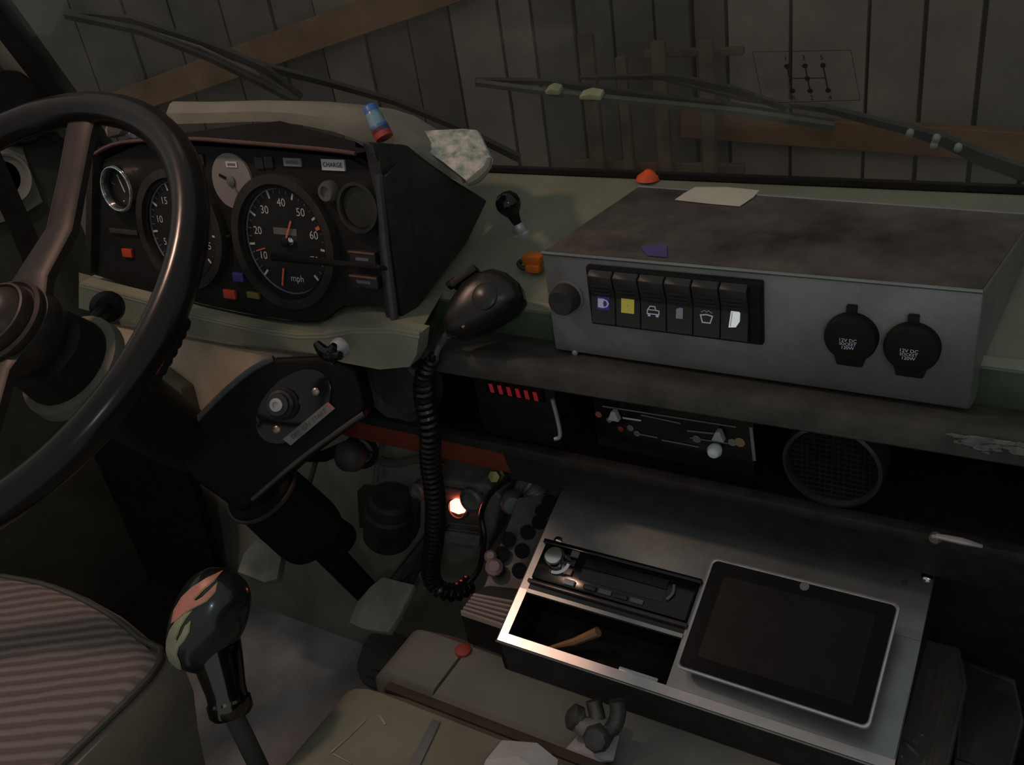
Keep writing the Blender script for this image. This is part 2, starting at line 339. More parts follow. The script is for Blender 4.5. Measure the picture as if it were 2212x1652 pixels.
# padded rail with a tapering left end
prof = [(.705, .667), (.660, .672), (.645, .676), (.638, .674), (.635, .667), (.636, .652), (.642, .647), (.705, .647)]
rail = [[(-.532 + .008 * i / 7 * 0 + x0, y, z) for i, (y, z) in enumerate(prof)] for x0 in (0, 1.0)]
tip = [(-.588, .665 + (y - .665) * .15, .673 + (z - .66) * .12) for y, z in prof]
mid = [(-.566, .668 + (y - .668) * .55, .667 + (z - .664) * .62) for y, z in prof]
rl = obj('padded_rail', b_loft(bmesh.new(), [tip, mid, rail[0], [(RX, y + (.026 * (RX + .532) if y < .7 else 0), z - .010) for y, z in prof]]), M_RAIL, dash, True)
bm = bmesh.new(); random.seed(3)
for i in range(70):
    c = at(2130 + random.gauss(30, 45), 938 + random.gauss(0, 13), 'Y', .636); c = at(2130 + random.gauss(30, 45), 945 + random.gauss(0, 13), 'Y', .648); c = V((c.x, .6345 + .026 * (c.x + .532), min(max(c.z, .650), .667)))
    s = random.uniform(.001, .0035); b_prism(bm, [c + V((s * math.cos(a) * random.uniform(1, 3), 0, s * .6 * math.sin(a) * random.uniform(.5, 1.2))) for a in [k * 1.047 for k in range(6)]], (0, -.0006 - .00003 * i, 0))
obj('worn_patch', bm, mat('scuffed_grey_foam', (.15, .15, .14), .9, var=.4, scale=80), dash, label='pale scuffed foam where the rail skin has worn off')
# ledge under the instrument cluster and its curved fascia
LZ, LY = .700, .598
prism('cluster_ledge', [(-1.06, .64, LZ), (-1.06, .72, LZ + .003), (-1.06, .72, LZ - .012), (-1.06, .64, LZ - .012)], (1.06 - .60, 0, 0), M_GREEN, dash, .002)
def fy(px, py): return at(px, py, 'Y', LY)
ftop = [(170, 612), (300, 645), (420, 680), (560, 712), (640, 723), (700, 722), (760, 712), (850, 712), (905, 722)]
fasc = [fy(*p) for p in ftop] + [fy(900, 765), fy(885, 792), fy(820, 798), fy(740, 783), fy(690, 765), fy(560, 748), fy(430, 726), fy(300, 700), fy(170, 665)]
prism('fascia', fasc, (0, .018, 0), M_GREEN, dash)
fbk = [on(x, y, (-.57, .645, .708), V((0, -1, .186))) for x, y in ((170, 588), (290, 622), (390, 646), (520, 676), (620, 692), (690, 692), (745, 668), (800, 664))] + [V((-.555, .70, .706))]
bm = bmesh.new(); b_loft(bm, [[fy(*p) + V((0, -.0005, -.004)) for p in ftop], [fy(*p) + V((0, .001, .001)) for p in ftop], fbk], cap=False, closed=False)
obj('fascia_top', bm, M_GREEN, dash)
# open parcel shelf
aabb('shelf_back', (-.70, .83, .50), (RX, .845, .70), M_RUBBER, dash)
aabb('shelf_floor', (-.70, .665, .545), (RX, .84, .553), M_BLACK, dash, .002)
aabb('shelf_lip', (-.735, .655, .548), (RX, .668, .560), M_BLACK_S, dash, .003)
aabb('shelf_side', (-.70, .66, .55), (-.688, .84, .70), M_BLACK, dash)
prism('lower_panel', [(-.735, .668, .548), (-.735, .68, .548), (-.735, .692, .503), (-.735, .680, .503)], (.735 - .495, 0, 0), M_REDFLAP, dash, .001, label='rust red strip below the shelf')
prism('lower_panel', [(-.494, .668, .548), (-.494, .68, .548), (-.494, .692, .495), (-.494, .680, .495)], (.494 + RX, 0, 0), M_BLACK_S, dash, .001)
KP0, KPN = V((-.85, .603, .66)), V((0, -1, .30))
prism('knee_panel', [on(x, y, KP0, KPN) for x, y in ((150, 690), (340, 722), (480, 748), (630, 768), (640, 800), (500, 880), (405, 950), (300, 900), (150, 830))], (0, .006, 0), M_TAN, dash, label='bare tan coloured knee panel')
aabb('passenger_dark_panel', (-.10, .74, .0), (RX, .76, .52), M_BLACK_S, dash)  # plain dark panel closing off the passenger footwell
# small round vent beside the ignition housing
vc = at(850, 838, 'Y', .665)
lathe('air_vent', vc, -Y, [(.046, -.03), (.046, 0), (.042, .004), (.038, .002), (.034, -.004), (0, -.006)], mat('dark_slate_plastic', (.05, .058, .055), .6, var=.3), dash)

# knob lever, orange connector and orange reflector on the dash top
def dtop(px, py): return on(px, py, (0, .70, .701), V((0, -.064, .212)))
kb = dtop(1127, 503)
kl = thing('pull_lever', 'small lever with round black knob on the dash top beside the cluster', 'lever', kb)
kd = (at(1098, 440, 'Y', kb.y - .004) - kb).normalized(); kh = (at(1098, 440, 'Y', kb.y - .004) - kb).length
lathe('base_nut', kb - kd * .004, kd, [(.010, 0), (.010, .004), (.007, .006), (.007, .013), (.005, .016)], M_SILVER, kl, 16)
lathe('stem', kb + kd * .010, kd, [(.0045, 0), (.006, kh - .026), (.0085, kh - .018)], M_BLACK, kl, 16)
lathe('knob', kb + kd * kh, kd, [(.0085, -.0115), (.0125, -.005), (.0138, 0), (.0125, .006), (.008, .0115), (.0, .0138)], M_GLOSS, kl, 24)
oc = dtop(1148, 578)
oc = thing('cable_connector', 'orange plastic cable connector beside the switch box', 'connector', oc)
ob = world_loc(oc)
box('housing', ob + V((.006, -.002, .012)), (.022, .014, .009), M_ORANGE, oc, bevel=.002)
box('housing', ob + V((.008, -.008, .004)), (.016, .010, .008), M_ORANGE, oc, bevel=.002)
tube('wire', [ob + V((-.004, -.004, .010)), ob + V((-.012, -.004, .006)), ob + V((-.006, -.008, .003)), ob + V((.004, -.006, .004))], .0026, M_DKMETAL, oc, n=5)
rf = dtop(1401, 384)
tag(obj('orange_cap', b_lathe(bmesh.new(), rf - Z * .001, Z, [(.014, 0), (.012, .004), (.007, .007), (.003, .010), (0, .0105)], 20), mat('bright_orange_red', (.80, .10, .02), .5), None, True), 'small orange red cap at the foot of the windscreen', 'cap')

# ------------------------------------------------------------------ steel switch box
BY, BX0, BX1, BZ0, BZ1, BB = .676, -.415, -.0535, .672, .773, .848
sb = thing('switch_box', 'home made steel box with a row of rocker switches on the dash', 'switch box', (-.234, .73, .672))
bm = bmesh.new()
b_prism(bm, [(BX0, BY, BZ0), (BX0, BY, BZ1 - .0015), (BX0, BB, BZ1 - .0015), (BX0, BB, .745), (BX0, .720, .704), (BX0, .699, .704), (BX0, .699, BZ0)], (BX1 - BX0, 0, 0), .0012, 1)
SHR, BK = .020, .13
def shp(p):
    p = V(p); f = max(0, p.y - BY) / (BB - BY); k = (p.x - BX0) / (BX1 - BX0); return V((p.x + SHR * f, min(p.y, BY) + max(0, p.y - BY) * (1 - BK * k), p.z))
def shear(bm):
    for v in bm.verts: v.co = shp(v.co)
shear(bm); obj('body', bm, M_STEEL, sb, True)
prism('lid', [(BX0 + .001, BY + .003, BZ1 - .0014), shp((BX0 + .001, BB, BZ1 - .0014)), shp((BX1 - .001, BB, BZ1 - .0014)), (BX1 - .001, BY + .003, BZ1 - .0014)], (0, 0, .0016), M_BOXTOP, sb, label='dusty brownish lid')
tube('folded_edge', [(BX0, BY, BZ1 - .0005), (BX1, BY, BZ1 - .0005)], .0017, M_ALU, sb)
tube('folded_edge', [(BX1, BY, BZ1 - .0005), shp((BX1, BB, BZ1 - .0005))], .0012, M_STEEL, sb)
tube('folded_edge', [shp((BX0, BB, BZ1)), shp((BX1, BB, BZ1))], .0015, M_ALU, sb)
def bf(px, py, off=0): return at(px, py, 'Y', BY - off)
# rocker switch bank
A, B = bf(1277, 572), bf(1640, 610); lo = bf(1277, 690); hi = bf(1650, 733)
x0, x1, z1, z0 = A.x, hi.x, (A.z + B.z) / 2, (lo.z + hi.z) / 2
bank = aabb('switch_bezel', (x0 - .003, BY - .006, z0 - .002), (x1 + .001, BY + .001, z1 + .002), M_BLACK, sb, .002)
pitch = (x1 - .010 - x0) / 6
M_ROCK = mat('rocker_plastic', (.022, .022, .020), .45, var=.15); M_ICON = mat('icon_print', (.34, .36, .40), .6, var=.03, emit=(.75, .8, 1), es=.10)
M_ICONB = mat('blue_icon_ground', (.02, .02, .14), .5, var=.03, emit=(.05, .06, .5), es=.08)
M_ICONY = mat('yellow_icon_panel', (.45, .42, .06), .5, var=.03, emit=(1, .92, .12), es=.075)
M_ICONW = mat('white_icon_panel', (.75, .78, .76), .5, var=.03, emit=(.9, 1, 1), es=.30)
M_ICOND = mat('dim_blue_icon', (.20, .21, .27), .6, var=.03, emit=(.6, .65, .9), es=.04)
for i in range(6):
    a = x0 + .001 + i * pitch; b = a + pitch - .0012; zm = (z0 + z1) / 2 + .004; c = (a + b) / 2
    r = obj('rocker_switch', b_prism(bmesh.new(), [(a, BY - .006, z1), (a, BY - .013, z1 - .004), (a, BY - .0085, zm), (a, BY - .007, zm - .003), (a, BY - .0125, z0 + .003), (a, BY - .006, z0)], (b - a, 0, 0), .0008, 1), M_ROCK, bank, True)
    for k in range(3): aabb('grip_rib', (a + .003, BY - .0118 + k * .0011, z1 - .014 - .004 * k), (b - .003, BY - .009 + k * .0011, z1 - .0128 - .004 * k), M_ROCK, r)
    # icon plane on the lower half of the rocker
    pa, pb = V((c, BY - .007, zm - .003)), V((c, BY - .0125, z0 + .003)); dn = (pb - pa).normalized(); nn = V((0, dn.z, -dn.y)).normalized(); nn = nn if nn.y < 0 else -nn
    o = bf(*[(1296, 656), (1351, 661), (1408, 672), (1467, 678), (1530, 687), (1597, 693)][i], .010); o = pa + (pb - pa) * ((o.z - pa.z) / (pb.z - pa.z)); up = -dn
    def P(x, y, h=.0004): return o + X * x * .001 + up * y * .001 + nn * h
    def ic(nm, pts, m, h=.0004): prism(nm, [P(x, y, h) for x, y in pts], nn * .0002, m, r, smooth=False)
    def stroke(pts, wd, m, closed=False):
        ps = [V((x, y, 0)) for x, y in pts] + ([V((*pts[0], 0))] if closed else [])
        for p, q in zip(ps, ps[1:]):
            t = (q - p).normalized(); s = V((-t.y, t.x, 0)) * wd / 2; e = t * wd * .4
            ic('icon_stroke', [((p - e) - s)[:2], ((q + e) - s)[:2], ((q + e) + s)[:2], ((p - e) + s)[:2]], m, .0006)
    if i == 0:
        ic('icon_ground', [(-6, -6), (6, -6), (6, 6), (-6, 6)], M_ICONB, .0002)
        ic('lamp_icon', [(-5, -4), (0, -4.3), (4, -3), (5.8, 0), (4, 3), (0, 4.3), (-5, 4)], M_ICON)
        ic('lamp_icon_bulb', [(1, -2.8), (3, -2.2), (4.2, 0), (3, 2.2), (1, 2.8), (.2, 0)], M_ICONB, .0008)
    elif i == 1: ic('yellow_legend', [(-6.3, -7), (6, -7), (6, 7), (-6.3, 7)], M_ICONY); stroke([(-2.5, 3), (.5, 0), (-.5, -.6), (2.5, -3.5)], .6, M_WHITEPR)
    elif i == 2:
        stroke([(-5.5, -3), (-5.2, .5), (-3, 3.8), (1.5, 3.8), (2.2, .8), (5.4, .2), (5.4, -3), (-5.5, -3)], .9, M_ICON); stroke([(-4.8, .6), (2, .6)], .8, M_ICON)
        ic('icon_wheel', [(-5, -5.4), (-2.6, -5.4), (-2.6, -3), (-5, -3)], M_ICON); ic('icon_wheel', [(2.4, -5.4), (5, -5.4), (5, -3), (2.4, -3)], M_ICON)
    elif i == 3: ic('dim_legend', [(-3.2, -4.8), (3, -4.6), (3, 4.8), (.5, 5), (-3, 3.6)], M_ICOND)
    elif i == 4:
        stroke([(-5.2, 1.5), (0, 2.4), (5.2, 1.5), (3.4, -4.6), (-3.4, -4.6)], 1.1, M_ICON, True)
        for a1, b1 in (((-4.6, 4.2), (-1.5, 6)), ((-1.5, 6), (-.3, 4.6)), ((.3, 4.6), (1.5, 6)), ((1.5, 6), (4.6, 4.2))): stroke([a1, b1], .7, M_ICOND)
    else: ic('white_legend', [(-4.6, -7.2), (1.6, -6.4), (4.6, -1), (4.6, 6), (3.6, 7), (-3.2, 7)], M_ICONW); stroke([(-3.1, -6), (-2, 6)], .5, M_ICOND)
aabb('switch_bezel_end', (x1 - .0085, BY - .0085, z0), (x1, BY - .005, z1), M_RUBBER, bank, .001)
# toggle knob and the two socket caps
kc = bf(1226, 640)
lathe('rotary_knob', kc, -Y, [(.0145, 0), (.0138, .004), (.013, .013), (.0115, .0155), (.005, .016), (0, .015)], mat('grey_black_knob', (.03, .03, .028), .6, var=.3), sb, 28)
lathe('knob_washer', kc, -Y, [(.0165, -.001), (.0165, .001), (.0145, .0015)], M_STEEL, sb, 28)
for cpx, up_px in (((1841, 724), (1838, 664)), ((1972, 746), (1974, 684))):
    c = bf(*cpx); s = lathe('socket_cap', c, -Y, [(.0205, -.001), (.0205, .006), (.019, .0085), (.015, .0095), (0, .0095)], M_BLACK, sb, 32)
    aabb('hinge_tab', (c.x - .0045, BY - .005, c.z + .017), (c.x + .0035, BY, c.z + .0275), M_BLACK, s, .0012)
    prism('pull_lip', [c + V((-.0125, -.007, -.015)), c + V((.0125, -.007, -.015)), c + V((.010, -.007, -.0245)), c + V((-.010, -.007, -.0245))], (0, .005, 0), M_BLACK, s, .0015)
    t = c + V((-.0012, -.0097, -.003))
    text('lettering', '12V DC', t + Z * .0032, X, Z, .0042, M_ICON, s); text('lettering', 'SOCKET', t, X, Z, .0034, M_ICON, s); text('lettering', '120W', t - Z * .0032, X, Z, .0040, M_ICON, s)
lathe('screw', bf(1242, 762), -Y, [(.0028, -.001), (.0028, .001), (.0015, .0016), (0, .0017)], M_SILVER, sb, 12)
def lid(px, py, h=.0006): return at(px, py, 'Z', BZ1 + .0004 + h)
tag(prism('tape_piece', [lid(1458, 432), lid(1478, 418), lid(1502, 405), lid(1570, 405), lid(1640, 412), lid(1628, 426), lid(1598, 446), lid(1530, 440)], (0, 0, .0006), M_TAPE, smooth=False), 'cream masking tape strip stuck on the dusty lid', 'tape')
tag(prism('purple_sticker', [lid(1383, 532), lid(1440, 530), lid(1441, 556), lid(1397, 552)], (0, 0, .0004), M_PURPLE, smooth=False), 'small purple rectangular sticker on the steel box lid', 'sticker')

# ------------------------------------------------------------------ instrument cluster
CN = V((0, -1, .186)).normalized(); CU = X; CVv = V((0, .186, 1)).normalized(); C0 = V((-.57, .63, .708))
def cl(px, py, off=0): return on(px, py, C0 + CN * off, CN)
ic_ = thing('instrument_cluster', 'black instrument binnacle with two large dials behind the steering wheel', 'instrument cluster', (-.81, .70, .705))
face_px = [(195, 590), (205, 470), (225, 345), (300, 312), (430, 315), (560, 322), (690, 335), (760, 345), (806, 372), (822, 400), (838, 540), (848, 665), (790, 655), (740, 660), (700, 690), (650, 694), (560, 682), (470, 664), (370, 640), (290, 620)]
prism('face_panel', [cl(*p) for p in face_px], -CN * .012, mat('cluster_face_black', (.013, .013, .012), .55, var=.2, spec=.25), ic_)
# hood over the face
def hood_pt(px, py, y): return at(px, py, 'Y', y)
front = [cl(205, 332, .006), cl(260, 308, .012), cl(400, 300, .016), cl(513, 307, .016), cl(690, 322, .014), cl(768, 332, .010)]
top = [hood_pt(x, y, .70) for x, y in ((212, 318), (290, 296), (420, 284), (526, 269), (606, 261), (768, 306))]
back = [V((p.x, .715, p.z - .012)) for p in top]; rear = [V((p.x, .80, .76)) for p in front]
bm = bmesh.new(); inner = [p + V((0, .03, -.006)) for p in front]
b_loft(bm, [rear, back, top, front, inner], cap=False, closed=False)
obj('hood', bm, M_RUBBER, ic_, True)
tube('hood_edge', front, .0022, mat('hood_edge_brown', (.10, .05, .04), .35, var=.2), ic_, n=5)
# right cheek: deep wedge with a rounded front edge
SX = -.564
cheek = [cl(806, 350, .004), at(770, 305, 'X', SX - .02), at(850, 312, 'X', SX - .012), at(940, 368, 'X', SX), at(1045, 432, 'X', SX), at(1000, 525, 'X', SX), at(905, 650, 'X', SX), cl(850, 690, .01), cl(822, 400, .006)]
for p in cheek: p.x = SX - .006
cheek[1].x -= .012
prism('side_cheek', cheek, (.012, 0, 0), M_BLACK_S, ic_, .004, 3)
tube('cheek_front_edge', [cl(818, 378, .01), cl(834, 540, .01), cl(852, 688, .01)], .0042, mat('edge_grey', (.045, .047, .05), .4), ic_)
a = cl(822, 376, .010)
prism('cheek_step', [V((SX + .006, a.y, a.z - .004)), V((SX + .006, a.y + .030, a.z + .002)), V((SX + .006, .668, .716)), V((SX + .006, .628, .702))], (.004, 0, 0), M_BLACK_S, ic_, .001)
prism('left_cheek', [cl(200, 335, .01), cl(195, 592, .01), cl(195, 592, .01) + V((0, .10, .01)), cl(200, 335, .01) + V((0, .12, .0))], (-.012, 0, 0), M_BLACK_S, ic_, .003)
M_DIAL = mat('dial_black', (.010, .010, .011), .5, var=.2)
gm2 = bpy.data.materials.new('dial_glass'); gm2.use_nodes = True; nt = gm2.node_tree; nt.nodes.clear()
out = nt.nodes.new('ShaderNodeOutputMaterial'); tr = nt.nodes.new('ShaderNodeBsdfTransparent'); gl = nt.nodes.new('ShaderNodeBsdfGlossy'); gl.inputs['Roughness'].default_value = .08
mx = nt.nodes.new('ShaderNodeMixShader')
mx.inputs[0].default_value = .02; nt.links.new(tr.outputs[0], mx.inputs[1]); nt.links.new(gl.outputs[0], mx.inputs[2]); nt.links.new(mx.outputs[0], out.inputs[0])
def gauge(name, c, top, label, bez, deep=.008):
    o = cl(*c); R = (cl(*top) - o).length
    g = ring_prism(name, o, CU, CVv, CN, R * .86, R, .010, bez, ic_, label=label)
    ring_prism('inner_bezel', o, CU, CVv, CN, R * .79, R * .87, .006, M_BLACK, g)
    prism('dial', disc_pts(o + CN * .0006, CU, CVv, R * .86, 40), CN * .0006, M_DIAL, g, smooth=False)
    return g, o + CN * .0014, R
def mark(g, o, R, ang, r0, r1, wd, m, nm='tick'):
    d = CU * math.cos(ang) + CVv * math.sin(ang); s = CU * -math.sin(ang) + CVv * math.cos(ang)
    prism(nm, [o + d * r0 * R - s * wd / 2, o + d * r1 * R - s * wd / 2, o + d * r1 * R + s * wd / 2, o + d * r0 * R + s * wd / 2], CN * .0004, m, g, smooth=False)
M_BEZ = mat('dial_bezel_black', (.02, .02, .018), .3, var=.2, rgb2=(.045, .042, .035))
for c, top, lab, nums, kind in (((399, 494), (398, 366), 'tachometer style dial left of the speedometer', ['5', '10', '15', '20', '25', '30', '35'], 0), ((621, 521), (618, 375), 'speedometer with white numerals and orange needle', ['10', '20', '30', '40', '50', '60', '70'], 1)):
    g, o, R = gauge('large_dial', c, top, lab, M_BEZ)
    for k in range(29):
        a = math.radians(225 - k * 270 / 28); big = k % 4 == 0
        mark(g, o, R, a, .66 if big else .70, .78, .0022 if big else .0009, M_WHITEPR if big else M_DIMPR)
    for k, s in enumerate(nums):
        a = math.radians(225 - (k + .5) * 270 / 7); text('lettering', s, o + (CU * math.cos(a) + CVv * math.sin(a)) * R * .57, CU, CVv, R * .17, M_WHITEPR, g)
    ring_prism('dial_ring', o, CU, CVv, CN, R * .775, R * .79, .0012, mat('dial_grey_ring', (.20, .23, .26), .4), g)
    lathe('needle_hub', o + CN * .001, CN, [(R * .07, 0), (R * .07, .003), (R * .03, .0045)], M_BLACK, g, 16)
    if kind:
        mark(g, o + CN * .002, R, math.radians(62), .05, .36, .0022, M_PINKND, 'needle')
        mark(g, o + CN * .002, R, math.radians(255), .42, .70, .0022, M_PINKND, 'trip_needle')
        mark(g, o + CN * .001, R, math.radians(196), .46, .66, .0012, M_PINKND, 'red_mark'); mark(g, o + CN * .001, R, math.radians(20), .66, .76, .0035, M_PINKND, 'red_mark')
        text('lettering', 'mph', o - CVv * R * .55 + CU * R * .12, CU, CVv, R * .15, M_WHITEPR, g)
        q = o + CVv * R * .2; prism('odometer_window', [q - CU * .016, q + CU * .016, q + CU * .016 - CVv * .007, q - CU * .016 - CVv * .007], CN * .0004, M_DIMPR, g, smooth=False)
        lathe('reset_stud', o + CU * R * .12 + CVv * R * .02, CN, [(.004, 0), (.004, .003), (.001, .005)], M_CHROME, g, 12)
    else: mark(g, o + CN * .002, R, math.radians(225), .05, .62, .0022, M_PINKND, 'needle')
    prism('cover_glass', disc_pts(o + CN * .0062, CU, CVv, R * .84, 36), CN * .0004, gm2, g, smooth=False)
g, o, R = gauge('small_dial', (268, 405), (268, 357), 'small chrome rimmed dial', M_CHROME)
tube('chrome_ring', disc_pts(o + CN * .010, CU, CVv, R * .93, 40), .0014, M_CHROME, g, 10, True)
mark(g, o, R, math.radians(112), -.2, .6, .0018, M_WHITEPR, 'needle'); mark(g, o, R, math.radians(165), .5, .75, .0014, M_DIMPR); mark(g, o, R, math.radians(15), .5, .75, .0014, M_DIMPR)
prism('cover_glass', disc_pts(o + CN * .006, CU, CVv, R * .86, 28), CN * .0004, gm2, g, smooth=False)
o = cl(505, 390); R = (cl(505, 331) - o).length
dsc = prism('card_dial', disc_pts(o, CU, CVv, R, 36), CN * .003, M_GREYDISC, ic_, label='plain grey round dial with a dark pointer')
lathe('pointer_hub', o + CN * .003, CN, [(R * .2, 0), (R * .2, .002), (R * .1, .0035)], M_DIMPR, dsc, 16)
mark(dsc, o + CN * .0035, R, math.radians(160), 0, .62, .003, M_BLACK, 'pointer'); mark(dsc, o + CN * .0035, R, math.radians(-62), 0, .8, .0022, M_DIMPR, 'pointer')
p = cl(500, 355, .0035); prism('label_plate', [p + CU * a + CVv * b for a, b in ((-.008, -.003), (.008, -.003), (.008, .003), (-.008, .003))], CN * .0004, M_WHITEPR, dsc, smooth=False)
box('label_mark', p + CN * .0005, (.011, .0024, .0004), M_DIMPR, dsc, (CU, CVv, CN))
o = cl(716, 412); lathe('push_button', o, CN, [(.0105, 0), (.0105, .006), (.0085, .010), (.006, .010), (.0055, .007), (0, .007)], mat('grey_button', (.16, .155, .14), .35, .4), ic_, 24)
g, o, R = gauge('blank_dial', (785, 445), (785, 390), 'blank round dial at the right end', M_BEZ)
prism('cover_glass', disc_pts(o + CN * .004, CU, CVv, R * .86, 28), CN * .0004, mat('smoked_lens', (.03, .03, .022), .3), g, smooth=False)
for (ax_, ay), (bx_, by) in (((764, 536), (824, 576)), ((766, 588), (828, 622))):
    p, q = cl(ax_, ay), cl(bx_, by); c = (p + q) / 2; wd = abs(q.x - p.x); h = abs((q - p).dot(CVv))
    r = box('rocker', c + CN * .004, (wd, h, .008), M_ROCK, ic_, (CU, CVv, CN), .002); box('rocker_ridge', c + CVv * h * .42 + CN * .0085, (wd, .0016, .0012), mat('reddish_trim', (.20, .09, .07), .5), r, (CU, CVv, CN))
    box('rocker_mark', c + CN * .0082, (wd * .5, .003, .0006), M_DIMPR, r, (CU, CVv, CN))
for c, wd, h, m, nm in (((276, 546), .017, .010, M_REDPL, 'warning_lens'), ((497, 635), .018, .010, M_REDPL, 'warning_lens'), ((516, 598), .016, .010, M_BLUEL, 'beam_lens'), ((548, 637), .018, .007, M_YELL, 'warning_lens')):
    box(nm, cl(*c, .002), (wd, h, .004), m, ic_, (CU, CVv, CN), .001)
for c, wd, s, sz in (((720, 356), .0285, 'CHARGE', .0062), ((632, 350), .023, 'DIESEL', .0062)):
    p = cl(*c, .001); q = box('warning_label', p, (wd, .0105 if s == 'CHARGE' else .008, .002), M_WHITEPR if s == 'CHARGE' else mat('dim_label', (.25, .26, .24), .6), ic_, (CU, CVv, CN)); (text('lettering', s, p + CN * .0012, CU, CVv, sz, M_BLACK, q) if s == 'CHARGE' else box('label_mark', p + CN * .0011, (.015, .003, .0004), M_DIMPR, q, (CU, CVv, CN)))
for c in ((432, 345), (560, 352), (580, 350)): box('blank_lens', cl(*c, .001), (.012, .012, .002), M_ROCK, ic_, (CU, CVv, CN), .001)
box('trim_strip', cl(268, 500, .002), (.05, .006, .003), mat('strip_grey', (.04, .038, .03), .5), ic_, (CU, CVv, CN), .001)

# papers lying along the top of the cluster
def strip(name, rows, m, label, cat, depth=.05, bump=0):
    """rows: (px, top_y, bottom_y, Y) – an upright folded edge running along X, page lying back behind it"""
    bm = bmesh.new(); A = []
    for px, ty, by, y in rows:
        a = at(px, ty, 'Y', y + .012); b = at(px, by, 'Y', y); m2 = (a + b) / 2 + V((0, -.004, .002))
        A.append([b, m2, a, a + V((0, .006, .001)), a + V((0, depth, -.012)), b + V((0, depth, -.004)), b + V((0, .01, -.002))])
    b_loft(bm, A); return tag(obj(name, bm, m, None, True), label, cat)
strip('folded_paper', [(366, 224, 268, .72), (450, 225, 266, .72), (560, 222, 262, .722), (640, 224, 268, .724), (720, 232, 284, .728), (780, 240, 305, .735), (830, 256, 318, .742), (900, 298, 352, .75), (960, 338, 378, .755), (1000, 372, 396, .757)], M_CREAM, 'long cream folded paper lying along the top of the instrument binnacle', 'paper')
q = [at(1000, 278, 'Y', .80), at(1030, 281, 'Y', .80), at(1046, 312, 'Y', .79), at(1060, 342, 'Y', .775), at(1056, 360, 'Y', .765), at(1012, 394, 'Y', .745), at(960, 352, 'Y', .755), at(900, 310, 'Y', .765), at(886, 284, 'Y', .78)]
mp = thing('road_map', 'crumpled road map sheet printed in pale green and pink beside the cluster', 'map', q[5])
bm = bmesh.new(); ctr = sum(q, V()) / len(q) + V((0, -.004, .003)); cv = bm.verts.new(ctr); ring = [bm.verts.new(p) for p in q]
for i in range(len(q)): bm.faces.new((cv, ring[i], ring[(i + 1) % len(q)]))
ex = bmesh.ops.extrude_face_region(bm, geom=list(bm.faces)); bmesh.ops.translate(bm, vec=(0, .004, -.003), verts=[v for v in ex['geom'] if isinstance(v, bmesh.types.BMVert)])
obj('map_sheet', bm, M_MAP, mp)
tube('rolled_edge', [q[3] + V((0, -.003, 0)), q[4] + V((0, -.004, 0)), (q[4] + q[5]) / 2 + V((0, -.004, -.002)), q[5] + V((0, -.003, 0))], [.003, .004, .005, .003], M_CREAM, mp, n=4)
# little clear tube with blue cap
a, b = at(797, 228, 'Y', .725), at(832, 300, 'Y', .716); d = (b - a); n_ = d.normalized(); L_ = d.length
bt = thing('plastic_tube', 'small translucent blue tube with blue cap and red end on the paper', 'tube', b)
M_BT = mat('translucent_blue', (.17, .30, .36), .25, var=.3, scale=60); 
lathe('tube_body', a, n_, [(.0075, .008), (.0085, .012), (.0085, L_ * .5), (.009, L_ * .55), (.009, L_ - .010)], M_BT, bt, 18)
lathe('cap', a, n_, [(0, 0), (.006, .0004), (.0075, .003), (.0075, .009)], mat('blue_cap', (.05, .17, .48), .4), bt, 18)
lathe('red_end', a, n_, [(.0092, L_ - .011), (.0092, L_ - .001), (.007, L_)], mat('red_cap', (.45, .07, .05), .4), bt, 18)
lathe('blue_band', a, n_, [(.0088, .022), (.0092, .023), (.0092, .030), (.0088, .031)], mat('blue_band', (.06, .16, .36), .4), bt, 18)
# two stickers lying behind the wheel rim
for pts, m, lab in (([(226, 280), (240, 262), (262, 258), (270, 270), (256, 290), (232, 296)], mat('pink_brown_scrap', (.32, .22, .17), .8, var=.3, scale=60), 'pinkish crumpled wrapper on the left end of the binnacle'),
                    ([(276, 292), (284, 274), (308, 270), (328, 284), (322, 298), (298, 306)], mat('blue_white_scrap', (.10, .20, .42), .6, var=.5, scale=50, rgb2=(.6, .58, .55)), 'blue and white crumpled wrapper on top of the binnacle')):
    P = [at(x, y, 'Y', .69) for x, y in pts]; bm = bmesh.new(); c = sum(P, V()) / 6 + V((0, -.008, .006))
    for lay in (0, 1):
        vs_ = [bm.verts.new(p + V((0, .008 * lay, -.004 * lay))) for p in P]; cv = bm.verts.new(c + V((0, .012 * lay, -.01 * lay)))
        for i in range(6): bm.faces.new((cv, vs_[i], vs_[(i + 1) % 6]))
        if lay == 0: first = vs_
        else:
            for i in range(6): bm.faces.new((first[i], first[(i + 1) % 6], vs_[(i + 1) % 6], vs_[i]))
    tag(obj('wrapper', bm, m, None), lab, 'wrapper')

